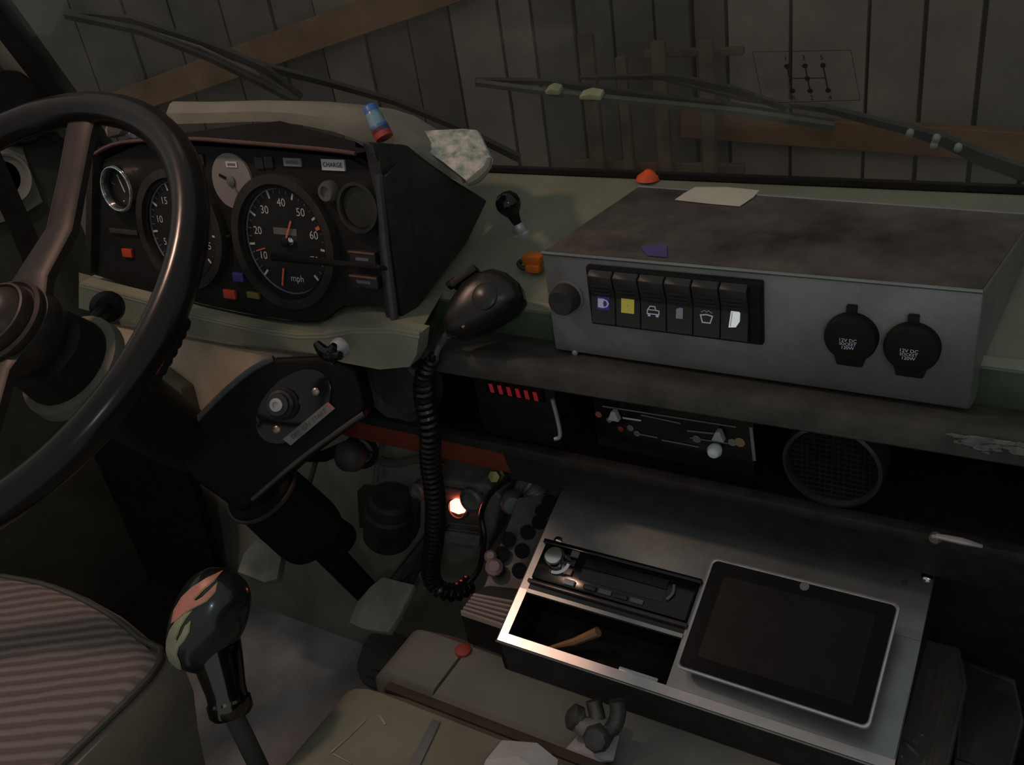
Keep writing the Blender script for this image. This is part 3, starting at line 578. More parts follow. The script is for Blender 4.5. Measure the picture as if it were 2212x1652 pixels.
# ------------------------------------------------------------------ steering wheel and column
WC = V((-.780, .367, .829)); WN = V((.051, -.53, .846)).normalized(); WU = (X - WN * X.dot(WN)).normalized(); WV = WN.cross(WU); WR = .210
sw = thing('steering_wheel', 'dark brown steering wheel with a domed ribbed hub', 'steering wheel', WC - WN * .06)
th = [2 * math.pi * i / 96 for i in range(96)]
tube('rim', [WC + (WU * math.cos(t) + WV * math.sin(t)) * WR for t in th], .0150, mat('rim_black', (.009, .0075, .0065), .22, var=.2, spec=.35), sw, 16, True)
HB = WC - WN * .045
def wa(px, py):
    p = on(px, py, WC, WN) - WC; return math.atan2(p.dot(WV), p.dot(WU))
for a in (wa(188, 228), wa(-190, 1100), wa(188, 228) + math.radians(118)):
    d = WU * math.cos(a) + WV * math.sin(a); s = WU * -math.sin(a) + WV * math.cos(a); rings = []
    for r, h, wd, tk in ((.026, -.038, .056, .012), (.050, -.034, .040, .012), (.10, -.036, .034, .011), (.15, -.020, .032, .010), (.185, -.008, .033, .010), (.205, -.002, .036, .010)):
        c = WC + d * r + WN * h; rings.append([c - s * wd / 2 - WN * tk / 2, c - s * wd / 2 + WN * tk * .2, c - s * wd * .36 + WN * tk / 2, c + s * wd * .36 + WN * tk / 2, c + s * wd / 2 + WN * tk * .2, c + s * wd / 2 - WN * tk / 2])
    obj('spoke', b_loft(bmesh.new(), rings), M_BROWN, sw, True)
lathe('hub', WC, WN, [(.030, -.070), (.038, -.060), (.0425, -.050), (.0435, -.040), (.042, -.034), (.038, -.032)], M_BROWN, sw, 48)
hp = lathe('horn_cap', WC, WN, [(.039, -.036), (.0415, -.031), (.041, -.026), (.038, -.024), (.0355, -.027), (.034, -.027), (.0335, -.020), (.032, -.016), (.030, -.0155), (.029, -.018), (.028, -.0165), (.023, -.010), (.017, -.006), (.009, -.0035), (0, -.003)], M_BROWN, sw, 48)
for k in range(9):
    a = wa(372, 770) + (k - 4) * .035; c = WC + (WU * math.cos(a) + WV * math.sin(a)) * (WR + .006) - WN * .012
    lathe('finger_grip', c, -WN, [(.007, -.006), (.0065, .002), (.004, .005), (0, .006)], M_RUBBER, sw, 10)
sc = thing('steering_shroud', 'black steering column shroud with a stalk behind the wheel hub', 'steering column', WC - WN * .4)
lathe('shroud', WC, -WN, [(.026, .065), (.040, .075), (.044, .10), (.041, .14), (.038, .20), (.036, .26), (.030, .30)], M_BLACK, sc, 32)
lathe('clamp_ring', WC, -WN, [(.044, .104), (.052, .106), (.053, .118), (.044, .121)], mat('ring_olive', (.13, .12, .085), .6), sc, 32)
lathe('tube', WC, -WN, [(.024, .28), (.024, .62)], M_BLACK, sc, 24)
k0 = at(232, 664, 'Y', .56)
tube('stalk', [WC - WN * .11 + X * .03, (WC - WN * .11 + k0) / 2 + Z * .005, k0], [.008, .007, .008], M_BLACK, sc, n=4)
lathe('stalk_knob', k0, X * .8 - Y * .4 + Z * .1, [(.008, -.012), (.017, -.008), (.019, 0), (.015, .008), (.008, .010)], M_BLACK, sc, 20)
r0, r1, r2 = cl(590, 554, .022), cl(700, 566, .024), cl(822, 578, .018)
tube('front_rod', [r0, r1, r2, cl(828, 579, 0)], [.0045, .0036, .0026, .0026], M_RUBBER, ic_, n=4)
tube('short_pin', [cl(484, 512, .002), cl(500, 510, .008)], .002, M_RUBBER, ic_)
box('bracket', at(215, 760, 'Y', .60), (.10, .02, .05), M_TAN, sc, bevel=.004, label='tan bracket behind the column')
box('bracket_edge', at(232, 742, 'Y', .585), (.004, .004, .022), M_SILVER, sc)

# ignition housing on the right of the column
ig = thing('ignition_housing', 'black housing with an oval ignition plate right of the column', 'ignition housing', at(520, 1100, 'Y', .60))
IY = .560
def iy(px, py, y=IY): return at(px, py, 'Y', y)
# face plane tilts: it turns towards the passenger side
IP0 = iy(620, 870); IN = V((.35, -.80, .48)).normalized()
def ip(px, py, off=0): return on(px, py, IP0 + IN * off, IN)
hs = [(590, 772), (690, 768), (768, 790), (790, 880), (770, 905), (660, 985), (520, 1110), (420, 1040), (365, 975), (392, 942), (470, 858), (540, 800)]
prism('shell', [ip(*p) for p in hs], -IN * .035, mat('housing_black', (.006, .006, .006), .55, var=.3, spec=.12), ig, .006, 3)
tube('shell_edge', [ip(592, 775, -.002), ip(540, 802, -.002), ip(470, 862, -.002), ip(392, 946, -.002)], .004, mat('shell_edge_grey', (.05, .055, .055), .35), ig, n=4)
tube('shell_edge', [ip(786, 893, -.002), ip(660, 982, -.002), ip(545, 1078, -.002)], .003, mat('shell_edge_grey2', (.03, .032, .03), .4), ig, n=4)
oc_ = ip(635, 878); ax1 = (ip(695, 815) - ip(575, 925)); L1 = ax1.length / 2; ax1.normalize(); ax2 = IN.cross(ax1)
pl = prism('oval_plate', disc_pts(oc_, ax1, ax2, L1 * 1.18, 40, L1 * .74), IN * .0025, M_GLOSS, ig, .0006)
kc = ip(612, 872, .003)
ky = lathe('key_lock', kc, IN, [(.017, 0), (.017, .004), (.015, .006), (.0145, .010), (.012, .012), (.0115, .016), (0, .0165)], mat('lock_dark', (.05, .05, .05), .3, .5), ig, 28)
lathe('key_barrel', kc, IN, [(.0068, .0165), (.0068, .019), (.005, .0195), (.0035, .0195), (.003, .0175), (0, .0175)], M_SILVER, ky, 20)
for c in ((682, 846), (598, 928)): lathe('plate_screw', ip(*c, .002), IN, [(.0042, 0), (.0042, .001), (.0025, .0022), (0, .0024)], mat('brassy_screw', (.30, .24, .20), .35, .8), ig, 14)
lb = [ip(611, 948, .003), ip(628, 962, .003), ip(724, 882, .003), ip(708, 868, .003)]
lp = prism('legend_strip', lb, IN * .0004, mat('grey_legend_strip', (.14, .14, .14), .5, var=.25, scale=150), ig, smooth=False)
tu = (lb[3] - lb[0]).normalized(); text('lettering', 'OFF  IGN  START', (lb[0] + lb[2]) / 2 + IN * .0006, tu, IN.cross(tu), .0062, M_DKMETAL, lp)
prism('red_patch', [ip(704, 872, .0038), ip(718, 886, .0038), ip(724, 882, .0038), ip(709, 868, .0038)], IN * .0003, mat('faded_pink', (.36, .12, .12), .6), lp, smooth=False)
cb = at(718, 762, 'Y', .58)
lev = thing('choke_lever', 'small black wing knob on the green fascia above the ignition', 'knob', cb)
lathe('boss', at(738, 748, 'Y', .585), -Y, [(.010, 0), (.010, .006), (.006, .012), (0, .013)], M_SILVER, lev, 18)
tube('wing', [at(684, 742, 'Y', .575), at(705, 764, 'Y', .57), at(735, 768, 'Y', .57)], [.004, .007, .0045], M_GLOSS, lev, n=4)
tube('wing', [at(722, 744, 'Y', .572), at(715, 764, 'Y', .57), at(722, 784, 'Y', .572)], [.003, .006, .003], M_GLOSS, lev, n=4)
# green bracket on the column side
prism_pts = [at(288, 880, 'Y', .56), at(330, 800, 'Y', .58), at(345, 795, 'Y', .58), at(390, 838, 'Y', .57), at(408, 905, 'Y', .56), at(388, 942, 'Y', .555)]
tag(prism('support_bracket', prism_pts, (0, .03, -.01), mat('dark_olive_bracket', (.09, .085, .05), .6), None, .003), 'dark olive support plate under the right of the wheel rim', 'bracket')

# lower column boot and shaft
sh = thing('steering_shaft', 'lower steering shaft with thick black rubber boot in the footwell', 'steering shaft', at(790, 1275, 'Y', .74))
c0, c1, c2 = at(560, 1050, 'Y', .60), at(670, 1150, 'Y', .64), at(790, 1275, 'Y', .74)
dv = (c1 - c0); ln = dv.length; dv.normalize()
lathe('boot', c0, dv, [(.030, -.01), (.046, 0), (.048, .008), (.044, .012), (.046, ln * .5), (.047, ln - .01), (.045, ln + .004), (.030, ln + .016), (.02, ln + .016)], M_RUBBER, sh, 32)
ring_prism('boot_lip', c0 + dv * .004, *frame_of(dv), .044, .0495, .004, mat('boot_lip', (.06, .06, .05), .5), sh)
tube('shaft', [c1 - dv * .02, c2 + (c2 - c1).normalized() * .06], .019, M_RUBBER, sh, 20)

# ------------------------------------------------------------------ shelf contents
CBY = .672
cbr = thing('radio_unit', 'black radio unit with a row of six red lights under the dash rail', 'radio', at(1100, 940, 'Y', CBY))
p, q = at(1020, 812, 'Y', CBY), at(1215, 962, 'Y', CBY)
aabb('case', (p.x, CBY, .556), (q.x, .80, .634), M_BLACK, cbr, .002)
aabb('display_window', (p.x + .016, CBY - .002, .612), (q.x - .012, CBY + .001, .632), M_GLOSS, cbr)
M_LED = mat('red_led', (.3, .01, .01), .5, emit=(1, .05, .07), es=.085)
for k in range(6):
    c = at(1062 + 19 * k, 838 + 3.6 * k, 'Y', CBY - .004); prism('led_segment', [c + V((-.0028, 0, .0052)), c + V((.0016, 0, .0052)), c + V((.0030, 0, -.0050)), c + V((-.0018, 0, -.0050))], (0, -.0008, 0), M_LED, cbr, .0009)
tube('pull_strip', [at(1193, 862, 'Y', CBY - .006), at(1203, 900, 'Y', CBY - .006), at(1210, 940, 'Y', CBY - .008), at(1198, 948, 'Y', CBY - .010)], .0022, M_SILVER, cbr, n=4)
HY = .675
ht = thing('heater_panel', 'black heater control panel with two sliders and a white knob', 'heater control', at(1450, 990, 'Y', HY))
p, q = at(1280, 868, 'Y', HY), at(1630, 1010, 'Y', HY)
aabb('plate', (p.x, HY, .556), (q.x, HY + .02, .634), M_GLOSS, ht, .002)
def hl(a, b, wd, m, nm='printed_line'):
    A, B = at(*a, 'Y', HY - .0006), at(*b, 'Y', HY - .0006); t = (B - A).normalized(); s = t.cross(Y) * wd / 2; prism(nm, [A - s, B - s, B + s, A + s], (0, -.0003, 0), m, ht, smooth=False)
M_PR2 = mat('grey_green_print', (.16, .17, .15), .7)
hl((1302, 877), (1590, 922), .0014, M_PR2); hl((1345, 902), (1385, 908), .0018, M_WHITEPR); hl((1385, 896), (1470, 914), .0014, M_PR2); hl((1485, 930), (1560, 938), .0018, M_PR2); hl((1370, 935), (1420, 945), .0014, M_PR2); hl((1430, 950), (1510, 965), .0014, M_PR2); hl((1490, 945), (1590, 960), .0012, M_PR2)
for c, r, m in (((1293, 895), .0035, mat('red_dot', (.25, .08, .06), .6)), ((1341, 926), .003, mat('red_dot2', (.3, .03, .02), .6)), ((1316, 907), .003, M_PR2), ((1362, 924), .0035, M_PR2), ((1376, 936), .0032, M_PR2), ((1598, 955), .005, mat('yellow_dot', (.22, .16, .06), .6)), ((1582, 955), .004, M_PR2), ((1505, 948), .004, M_PR2)):
    prism('printed_dot', disc_pts(at(*c, 'Y', HY - .0006), X, Z, r, 12), (0, -.0003, 0), m, ht, smooth=False)
for c in ((1330, 893), (1555, 936)):
    o = at(*c, 'Y', HY - .002); prism('slider', [o + V((-.006, 0, -.0045)), o + V((.006, 0, -.0045)), o + V((.0025, 0, .006)), o + V((-.0015, 0, .006))], (0, -.007, 0), mat('pale_slider', (.42, .43, .42), .5), ht, .001)
lathe('white_knob', at(1547, 968, 'Y', HY - .004), -Y, [(.003, -.004), (.006, 0), (.007, .005), (.005, .009), (0, .0105)], mat('white_knob', (.72, .78, .82), .4), ht, 20)
hl((1622, 922), (1630, 995), .003, M_PR2, 'edge_strip')
# round speaker in the shelf
sp = thing('shelf_speaker', 'round black loudspeaker in the shelf below the rail', 'speaker', at(1800, 1090, 'Y', .69))
so = at(1800, 1000, 'Y', .672); SR = (at(1800, 1086, 'Y', .672) - so).length; sn = -Y
lathe('surround', so, sn, [(SR * 1.0, -.02), (SR, .002), (SR * .97, .007), (SR * .90, .008), (SR * .86, .004), (SR * .84, -.004)], mat('speaker_ring_grey', (.030, .030, .032), .2), sp, 48)
lathe('cone', so, sn, [(SR * .85, -.002), (SR * .5, -.014), (SR * .2, -.016), (SR * .19, -.008), (0, -.004)], M_BLACK, sp, 36)
for k in range(-6, 7):
    h = math.sqrt(max(0, 1 - (k / 7) ** 2)) * SR * .85; d = k / 7 * SR * .85
    tube('grille_wire', [so + V((d, -.003, -h)), so + V((d, -.003, h))], .0008, mat('grille_grey', (.014, .014, .014), .5, spec=.2), sp, 5); tube('grille_wire', [so + V((-h, -.0035, d)), so + V((h, -.0035, d))], .0008, MATS['grille_grey'], sp, 5)
lt = thing('latch_bar', 'short bright metal latch bar below the shelf at right', 'latch', at(2070, 1170, 'Y', .655))
tube('bar', [at(2022, 1157, 'Y', .652), at(2075, 1168, 'Y', .652), at(2122, 1180, 'Y', .655)], [.0022, .003, .0015], M_SILVER, lt, n=3)
lathe('bolt_head', at(2022, 1158, 'Y', .656), -Y, [(.005, 0), (.005, .004), (.003, .006), (0, .006)], mat('dull_bolt', (.3, .28, .24), .4, .6), lt, 12)

# ------------------------------------------------------------------ hand microphone with coiled cord
mc = thing('hand_microphone', 'black hand held radio microphone with coiled cord hanging below', 'microphone', at(1040, 740, 'Y', .66))
MN = V((.12, -.72, .68)).normalized(); MP = V((-.478, .640, .722))
def mp_(px, py, off=0): return on(px, py, MP + MN * off, MN)
ml = [(958, 690), (964, 716), (985, 722), (1040, 700), (1100, 664), (1119, 638), (1112, 612), (1085, 590), (1058, 582), (1030, 590), (1000, 612), (972, 652)]
lo_ = [mp_(x, y) for x, y in ml]; cm = sum(lo_, V()) / len(lo_)
def sc_(k, h): return [cm + (p - cm) * k + MN * h for p in lo_]
obj('case', b_loft(bmesh.new(), [sc_(.80, -.034), sc_(.96, -.030), sc_(1.04, -.020), sc_(1.05, -.006), sc_(1.03, -.002), sc_(1.0, .001), sc_(.95, .004), sc_(.80, .0085), sc_(.5, .0115), sc_(.2, .0125)]), mat('mic_black', (.016, .013, .012), .33, var=.2), mc, True)
tube('case_seam', sc_(1.055, -.006), .0012, M_GLOSS, mc, 6, True)
b0 = mp_(985, 690, .009)
box('grille_slot', mp_(988, 690, .0055), (.022, .003, .002), mat('mic_slot', (.20, .14, .13), .4), mc, ((mp_(998, 702) - mp_(975, 676)).normalized(), MN.cross((mp_(998, 702) - mp_(975, 676)).normalized()), MN))
lathe('speaker_boss', mp_(1046, 640, .0105), MN, [(.013, -.002), (.013, .001), (.011, .0025), (0, .003)], MATS['mic_black'], mc, 24)
tk = (mp_(1040, 586) - mp_(985, 625)).normalized()
box('talk_button', mp_(1005, 600, -.012), (.030, .008, .014), M_BLACK, mc, (tk, MN.cross(tk), MN), .002)
box('talk_button_end', mp_(978, 612, -.014), (.012, .006, .010), M_BLACK, mc, (tk, MN.cross(tk), MN), .002)
ga = mp_(968, 722, -.014)
tube('strain_relief', [ga, at(950, 745, 'Y', .636), at(941, 770, 'Y', .626)], [.0042, .0034, .003], mat('relief_grey', (.10, .10, .10), .35), mc, n=4)
path = smooth_path([at(941, 770, 'Y', .626), at(918, 806, 'Y', .628), at(918, 860, 'Y', .630), at(928, 930, 'Y', .628), at(930, 1000, 'Y', .632), at(940, 1080, 'Y', .636), at(938, 1160, 'Y', .640), at(930, 1230, 'Y', .645), at(945, 1270, 'Y', .648), at(985, 1279, 'Y', .655), at(1018, 1258, 'Y', .668)], 40)
Lc = [0]
for a, b in zip(path, path[1:]): Lc.append(Lc[-1] + (b - a).length)
pts = []; u = frame_of((path[1] - path[0]).normalized())[0]; turns = Lc[-1] / .0078; per = 11; N = int(turns * per); j = 0
for i in range(N + 1):
    s = Lc[-1] * i / N
    while j < len(Lc) - 2 and Lc[j + 1] < s: j += 1
    k = (s - Lc[j]) / max(Lc[j + 1] - Lc[j], 1e-9); p = path[j].lerp(path[j + 1], k); t = (path[j + 1] - path[j]).normalized()
    u = (u - t * u.dot(t)).normalized(); v = t.cross(u); ph = 2 * math.pi * i / per; fade = min(1, s / .05) 
    pts.append(p + (u * math.cos(ph) + v * math.sin(ph)) * (.0035 + .0058 * fade))
tube('coiled_cord', pts, .0031, mat('cord_black', (.012, .012, .012), .28), mc, 6)
tube('plain_cord', [pts[-1], at(1036, 1225, 'Y', .675), at(1046, 1160, 'Y', .69), at(1040, 1110, 'Y', .70), at(1060, 1065, 'Y', .70), at(1100, 1035, 'Y', .70)], .0034, MATS['cord_black'], mc, n=6)

# ------------------------------------------------------------------ footwell hardware
UY = .76
rl_ = thing('indicator_unit', 'grey metal control unit with a glowing red lamp in the footwell', 'control unit', at(1010, 1190, 'Y', UY))
def uy(px, py, y=UY): return at(px, py, 'Y', y)
prism('housing', [uy(905, 1030), uy(1055, 1050), uy(1085, 1080), uy(1055, 1195), uy(950, 1180), uy(905, 1140)], (0, .05, .01), M_GREYMET, rl_, .006, 3)
prism('cover_plate', [uy(955, 1052, UY - .004), uy(1040, 1066, UY - .004), uy(1038, 1180, UY - .004), uy(955, 1168, UY - .004)], (0, .006, 0), mat('dull_pinkish_plate', (.17, .14, .135), .5, .4), rl_, .002)
rd = lathe('lamp_bezel', uy(988, 1098, UY - .006), -Y + Z * .3, [(.016, -.004), (.016, .001), (.013, .002), (.012, 0)], M_DKMETAL, rl_, 20)
lo2 = uy(988, 1097, UY - .0095); fu, fv, fn = frame_of(-Y + Z * .3)
prism('red_lamp', [uy(971, 1085, UY - .010), uy(980, 1080, UY - .010), uy(995, 1083, UY - .010), uy(1005, 1095, UY - .010), uy(1003, 1108, UY - .010), uy(990, 1111, UY - .010), uy(972, 1104, UY - .010)], (0, .005, 0), mat('glowing_red_lamp', (.9, .2, .1), .4, emit=(1, .16, .10), es=9), rl_, .0015)
for k in range(3): 
    a = uy(962, 1128 + 13 * k, UY - .005); b = uy(1034, 1137 + 13 * k, UY - .005)
    tube('plate_rib', [a, b], .0016, mat('rib_pink', (.2, .17, .165), .5, .3), rl_, 6)
lbp = [uy(955, 1146, UY - .0065), uy(1036, 1158, UY - .0065), uy(1034, 1180, UY - .0065), uy(955, 1168, UY - .0065)]
prism('data_label', lbp, (0, .002, 0), mat('grey_pink_label', (.24, .20, .20), .6, var=.3, scale=90), rl_, smooth=False)
for c, r in (((1022, 1078), .017), ((905, 1058), .012)):
    lathe('round_port', uy(*c, UY - .004), -Y + Z * .2, [(r, -.01), (r, .006), (r * .8, .009), (r * .75, .004), (0, .002)], M_GREYMET, rl_, 24)
pmp = thing('servo_pump', 'grimy dark cylinder and bracket on the bulkhead left of the coiled cord', 'pump', uy(835, 1165, .80))
lathe('cylinder', uy(838, 1160, .81), uy(845, 1040, .81) - uy(838, 1160, .81), [(.036, 0), (.038, .004), (.038, .06), (.034, .064), (.034, .085), (.028, .09), (0, .09)], mat('grimy_brown_black', (.055, .052, .042), .6, .2, var=.4), pmp, 28)
prism('bracket', [uy(770, 1060, .82), uy(905, 1085, .82), uy(890, 1170, .82), uy(775, 1140, .82)], (0, .02, 0), MATS['grimy_brown_black'], pmp, .003)
lathe('bright_cap', uy(906, 1056, .765), V((.4, -.8, .4)), [(.008, -.006), (.008, 0), (.005, .004), (0, .005)], M_SILVER, pmp, 16)
kn = thing('gear_selector_knob', 'dull grey round rubber knob under the ignition housing', 'knob', uy(758, 1010, .70))
kp = uy(757, 985, .70); lathe('ball', kp, V((.3, -.9, .3)), [(.010, -.024), (.018, -.016), (.0215, 0), (.017, .012), (.009, .017), (0, .018)], mat('grey_rubber_ball', (.055, .06, .06), .55, var=.2), kn, 28)
tube('stem', [kp + V((-.02, .03, -.004)), uy(700, 985, .70), uy(665, 985, .68)], .008, M_RUBBER, kn)
tube('ring', disc_pts(kp + V((.002, .018, -.004)), *frame_of(V((.3, -.9, .3)))[:2], .020, 24), .004, M_RUBBER, kn, 8, True)
M_HOSE = mat('grey_hose', (.11, .105, .09), .5, var=.3)
for nm, lab, cat, pts_, r, m in (
    ('rubber_hose', 'grey rubber hose looping below the red strip', 'hose', [(770, 960), (800, 985), (850, 1000), (910, 992), (960, 1010)], .0065, M_HOSE),
    ('metal_link', 'pale metal link rod in the footwell below the red strip', 'rod', [(826, 960), (815, 1000), (812, 1040)], .004, M_GREYMET),
    ('thin_cable', 'thin bare steel cable beside the lower steering shaft', 'cable', [(684, 990), (672, 1030), (664, 1060)], .004, M_GREYMET),
    ('throttle_rod', 'dark rod slanting down to the pedal below the cord', 'rod', [(960, 1130), (900, 1230), (870, 1290)], .006, M_DKMETAL)):
    tag(tube(nm, [uy(x, y, .75) for x, y in pts_], r, m, None, n=5), lab, cat)
# corrugated conduit
bm = bmesh.new(); pa = smooth_path([uy(1125, 1035, .715), uy(1150, 1050, .715), uy(1165, 1085, .72), uy(1170, 1120, .73)], 12)
b_tube(bm, pa, [.0125 + .0022 * math.cos(i * 2.0) for i in range(len(pa))], 14)
tag(obj('corrugated_conduit', bm, mat('conduit_grey', (.14, .14, .12), .35, .2), None, True), 'ribbed grey conduit bending behind the console', 'conduit')
tag(lathe('brass_fitting', uy(1072, 1026, .71), V((.3, -1, .5)), [(.010, -.01), (.010, 0), (.007, .002), (.007, .010), (0, .011)], mat('dull_brass', (.32, .29, .12), .4, .7), None, 6), 'small brass fitting below the black panel beside the conduit', 'fitting')
tag(lathe('bulb_sender', uy(1108, 1085, .72), V((.5, -.8, .3)), [(.010, -.02), (.014, -.01), (.015, .004), (.010, .012), (0, .013)], M_GREYMET, None, 20), 'dull round metal sender beside the corrugated conduit', 'sender')

tag(prism('floor_shade', [at(x, y, 'Z', .002) for x, y in ((-200, 1150), (420, 1240), (470, 1300), (440, 1400), (300, 1520), (-200, 1500))], (0, 0, .006), MATS['footwell_shade_black'], None, .001), 'black sheet for the shade on the driver footwell floor beside the seat', 'shade')  # flat dark sheet carrying the footwell shade on over the floor
# pedals
for nm, lab, P, ZZ, arm in (('brake_pedal', 'broad worn brake pedal pad at the foot of the shaft', [(826, 1245), (895, 1262), (862, 1330), (838, 1366), (790, 1360), (752, 1345), (770, 1300), (800, 1265)], .20, [(850, 1262), (900, 1200), (960, 1120)]),
                            ('clutch_pedal', 'dusty clutch pedal pad partly hidden left of the rubber boot', [(556, 1160), (610, 1190), (598, 1250), (570, 1258), (512, 1235), (525, 1195)], .24, [(600, 1190), (640, 1100), (660, 1060)])):
    c = at(P[0][0], P[0][1] + 60, 'Z', ZZ); n = V((.0, -.45, .89)).normalized(); t = thing(nm, lab, 'pedal', c - Z * .06)
    prism('pad', [on(x, y, c, n) for x, y in P], -n * .014, mat('dusty_pedal', (.38, .39, .34), .8, var=.25, scale=30, bump=.3), t, .003, 2)
    A0 = on(*arm[0], c - n * .02, n); tube('arm', [A0, at(*arm[1], 'Y', A0.y + .04), at(*arm[2], 'Y', A0.y + .07)], .010, M_DKMETAL, t, n=4)
c = at(840, 1370, 'Z', .06); gt = thing('pedal_gaiter', 'round rubber gaiter in the floor under the brake pedal', 'gaiter', V((c.x, c.y, 0)))
lathe('bellows', V((c.x, c.y, 0)), Z, [(.062, 0), (.062, .008), (.050, .012), (.056, .020), (.046, .026), (.050, .034), (.036, .042), (.02, .045)], mat('gaiter_grey', (.14, .14, .135), .7), gt, 32)
# ------------------------------------------------------------------ engine covers
fc = thing('engine_cover', 'flat olive grey front engine cover below the console with a seam', 'engine cover', (-.25, .48, 0))
def hump(name, x0, x1, y0, y1, zt, r, m, parent, rf=.02):
    bm = bmesh.new(); prof = [(x0, 0), (x0, zt - r * 1.2)]
    for k in range(7):
        a = math.pi - k * math.pi / 12; prof.append((x0 + r + r * math.cos(a), zt - r + r * math.sin(a)))
    prof += [(x1, zt), (x1, 0)]
    b_loft(bm, [[(x + (.02 if j in (0, 3) else 0) * (1 if x < x1 - .01 else 0), y, max(z - (rf if j in (0, 3) else 0), 0) if z > 0.01 else z) for x, z in prof] for j, y in enumerate((y0, y0 + rf, y1 - rf, y1))])
    return obj(name, bm, m, parent, True)
hump('cover_panel', -.585, -.5012, .470, .575, .36, .03, M_TUNNEL, fc)
aabb('cover_panel', (-.4988, .470, .335), (.40, .57, .36), M_TUNNEL, fc, .003)
aabb('cover_side', (-.50, .475, 0), (.40, .56, .340), M_GREEN_D, fc)
nc = thing('engine_cover', 'curved olive rear engine cover with scratches between the seats', 'engine cover', (-.2, .15, 0))
hump('cover_shell', -.600, .40, -.25, .458, .388, .07, M_TUNNEL2, nc, .012)
aabb('edge_gasket', (-.54, .4585, .33), (.40, .4695, .378), mat('gasket_dark_brown', (.05, .035, .025), .8), nc, .003)
zc = .3885
def zz(px, py, h=0): return at(px, py, 'Z', zc + h)
prism('steel_strip', [zz(935, 1556), zz(952, 1560), zz(905, 1660), zz(880, 1660)], (0, 0, .0015), mat('blue_grey_strip', (.16, .17, .17), .5, .3), nc, .0004)
for a, b, wd in (((715, 1625), (755, 1590), 4), ((755, 1590), (790, 1555), 3), ((820, 1545), (832, 1565), 5), ((720, 1628), (760, 1650), 3)):
    A, B = zz(*a), zz(*b); t = (B - A).normalized(); s = t.cross(Z) * wd * depth_px(A) / 2; prism('paint_scratch', [A - s, B - s, B + s, A + s], (0, 0, .0006), mat('scratch_pale', (.32, .30, .25), .8), nc, smooth=False)
for c in ((935, 1532), (1000, 1404)):
    a = at(*c, 'Z', .362); lathe('red_plug', a, Z, [(.009, -.004), (.009, .001), (.006, .003), (0, .0035)], mat('worn_red_plug', (.30, .05, .03), .6), fc, 14)
# white papers and the shackle
def sheet(name, P, z, lab, m=M_WHITE, cat='paper'):
    Q = [at(x, y, 'Z', z + (.004 if i % 2 else 0)) for i, (x, y) in enumerate(P)]; bm = bmesh.new(); c = sum(Q, V()) / len(Q) + Z * .006
    a = bm.verts.new(c); R_ = [bm.verts.new(p) for p in Q]
    for i in range(len(R_)): bm.faces.new((a, R_[i], R_[(i + 1) % len(R_)]))
    ex = bmesh.ops.extrude_face_region(bm, geom=list(bm.faces)); bmesh.ops.translate(bm, vec=(0, 0, -.0025), verts=[v for v in ex['geom'] if isinstance(v, bmesh.types.BMVert)])
    return tag(obj(name, bm, m, None), lab, cat)
sheet('crumpled_paper', [(1085, 1598), (1160, 1604), (1205, 1640), (1200, 1690), (1030, 1690), (1050, 1640)], .396, 'crumpled white paper on the rear engine cover')
sheet('paper_scrap', [(1262, 1572), (1300, 1580), (1338, 1586), (1325, 1640), (1270, 1650), (1215, 1625)], .366, 'white paper scrap lying under the metal shackle')
sk = thing('towing_shackle', 'dark metal shackle resting on white paper on the cover', 'shackle', at(1290, 1580, 'Z', .37))
def s_(px, py, z): return at(px, py, 'Z', z)
tube('bow', [s_(1282, 1512, .40), s_(1290, 1545, .39), s_(1300, 1580, .385), s_(1325, 1570, .39), s_(1335, 1540, .40), s_(1332, 1512, .41)], .0075, M_DKMETAL, sk, 10, n=5)
tube('pin', [s_(1240, 1552, .39), s_(1275, 1575, .385), s_(1335, 1568, .385)], [.008, .010, .008], M_GREYMET, sk, 10, n=4)
lathe('pin_eye', s_(1243, 1550, .39), V((-.7, -.3, .5)), [(.006, -.008), (.012, -.004), (.012, .004), (.006, .008)], M_DKMETAL, sk, 16)
lathe('nut', s_(1292, 1592, .384), V((.1, -.7, .5)), [(.012, -.012), (.013, -.006), (.013, .006), (.010, .010), (0, .011)], M_DKMETAL, sk, 8)

# ------------------------------------------------------------------ console
K0 = V((-.446, .537, .406)); KU = X; KV = V((0, .164, .072)).normalized(); KN = KU.cross(KV); KW, KD = .379, .179
def kp_(px, py, h=0): return on(px, py, K0 + KN * h, KN)
co = thing('console', 'aluminium topped console panel carrying radio and tablet over the engine cover', 'console', (-.25, .60, .361))
def kc2(p): q = p - K0; return q.dot(KU), q.dot(KV)
pk = [kc2(kp_(*p)) for p in ((1137, 1276), (1476, 1368), (1441, 1478), (1098, 1370))]
ra = [kc2(kp_(*p)) for p in ((1182, 1172), (1524, 1262), (1484, 1338), (1148, 1240))]
px0, px1 = (pk[0][0] + pk[3][0]) / 2, (pk[1][0] + pk[2][0]) / 2; py0, py1 = (pk[2][1] + pk[3][1]) / 2, (pk[0][1] + pk[1][1]) / 2
rx0, rx1 = px0 - .004, px1 + .004; ry0, ry1 = py1 + .010, (ra[0][1] + ra[1][1]) / 2
def kk(u, v, h=0): return K0 + KU * u + KV * v + KN * h
def kbox(name, u0, u1, v0, v1, h0, h1, m, parent, bevel=0., **k):
    return box(name, kk((u0 + u1) / 2, (v0 + v1) / 2, (h0 + h1) / 2), (u1 - u0, v1 - v0, h1 - h0), m, parent, (KU, KV, KN), bevel, **k)
bm = bmesh.new()
for u0, u1, v0, v1 in ((0, KW, ry1, KD), (0, px0, py1, ry1), (px1, KW, py0, ry1)):
    b_box(bm, kk((u0 + u1) / 2, (v0 + v1) / 2, -.001), (u1 - u0 + .0004, v1 - v0 + .0004, .002), (KU, KV, KN))
obj('top_plate', bm, M_ALU, co)
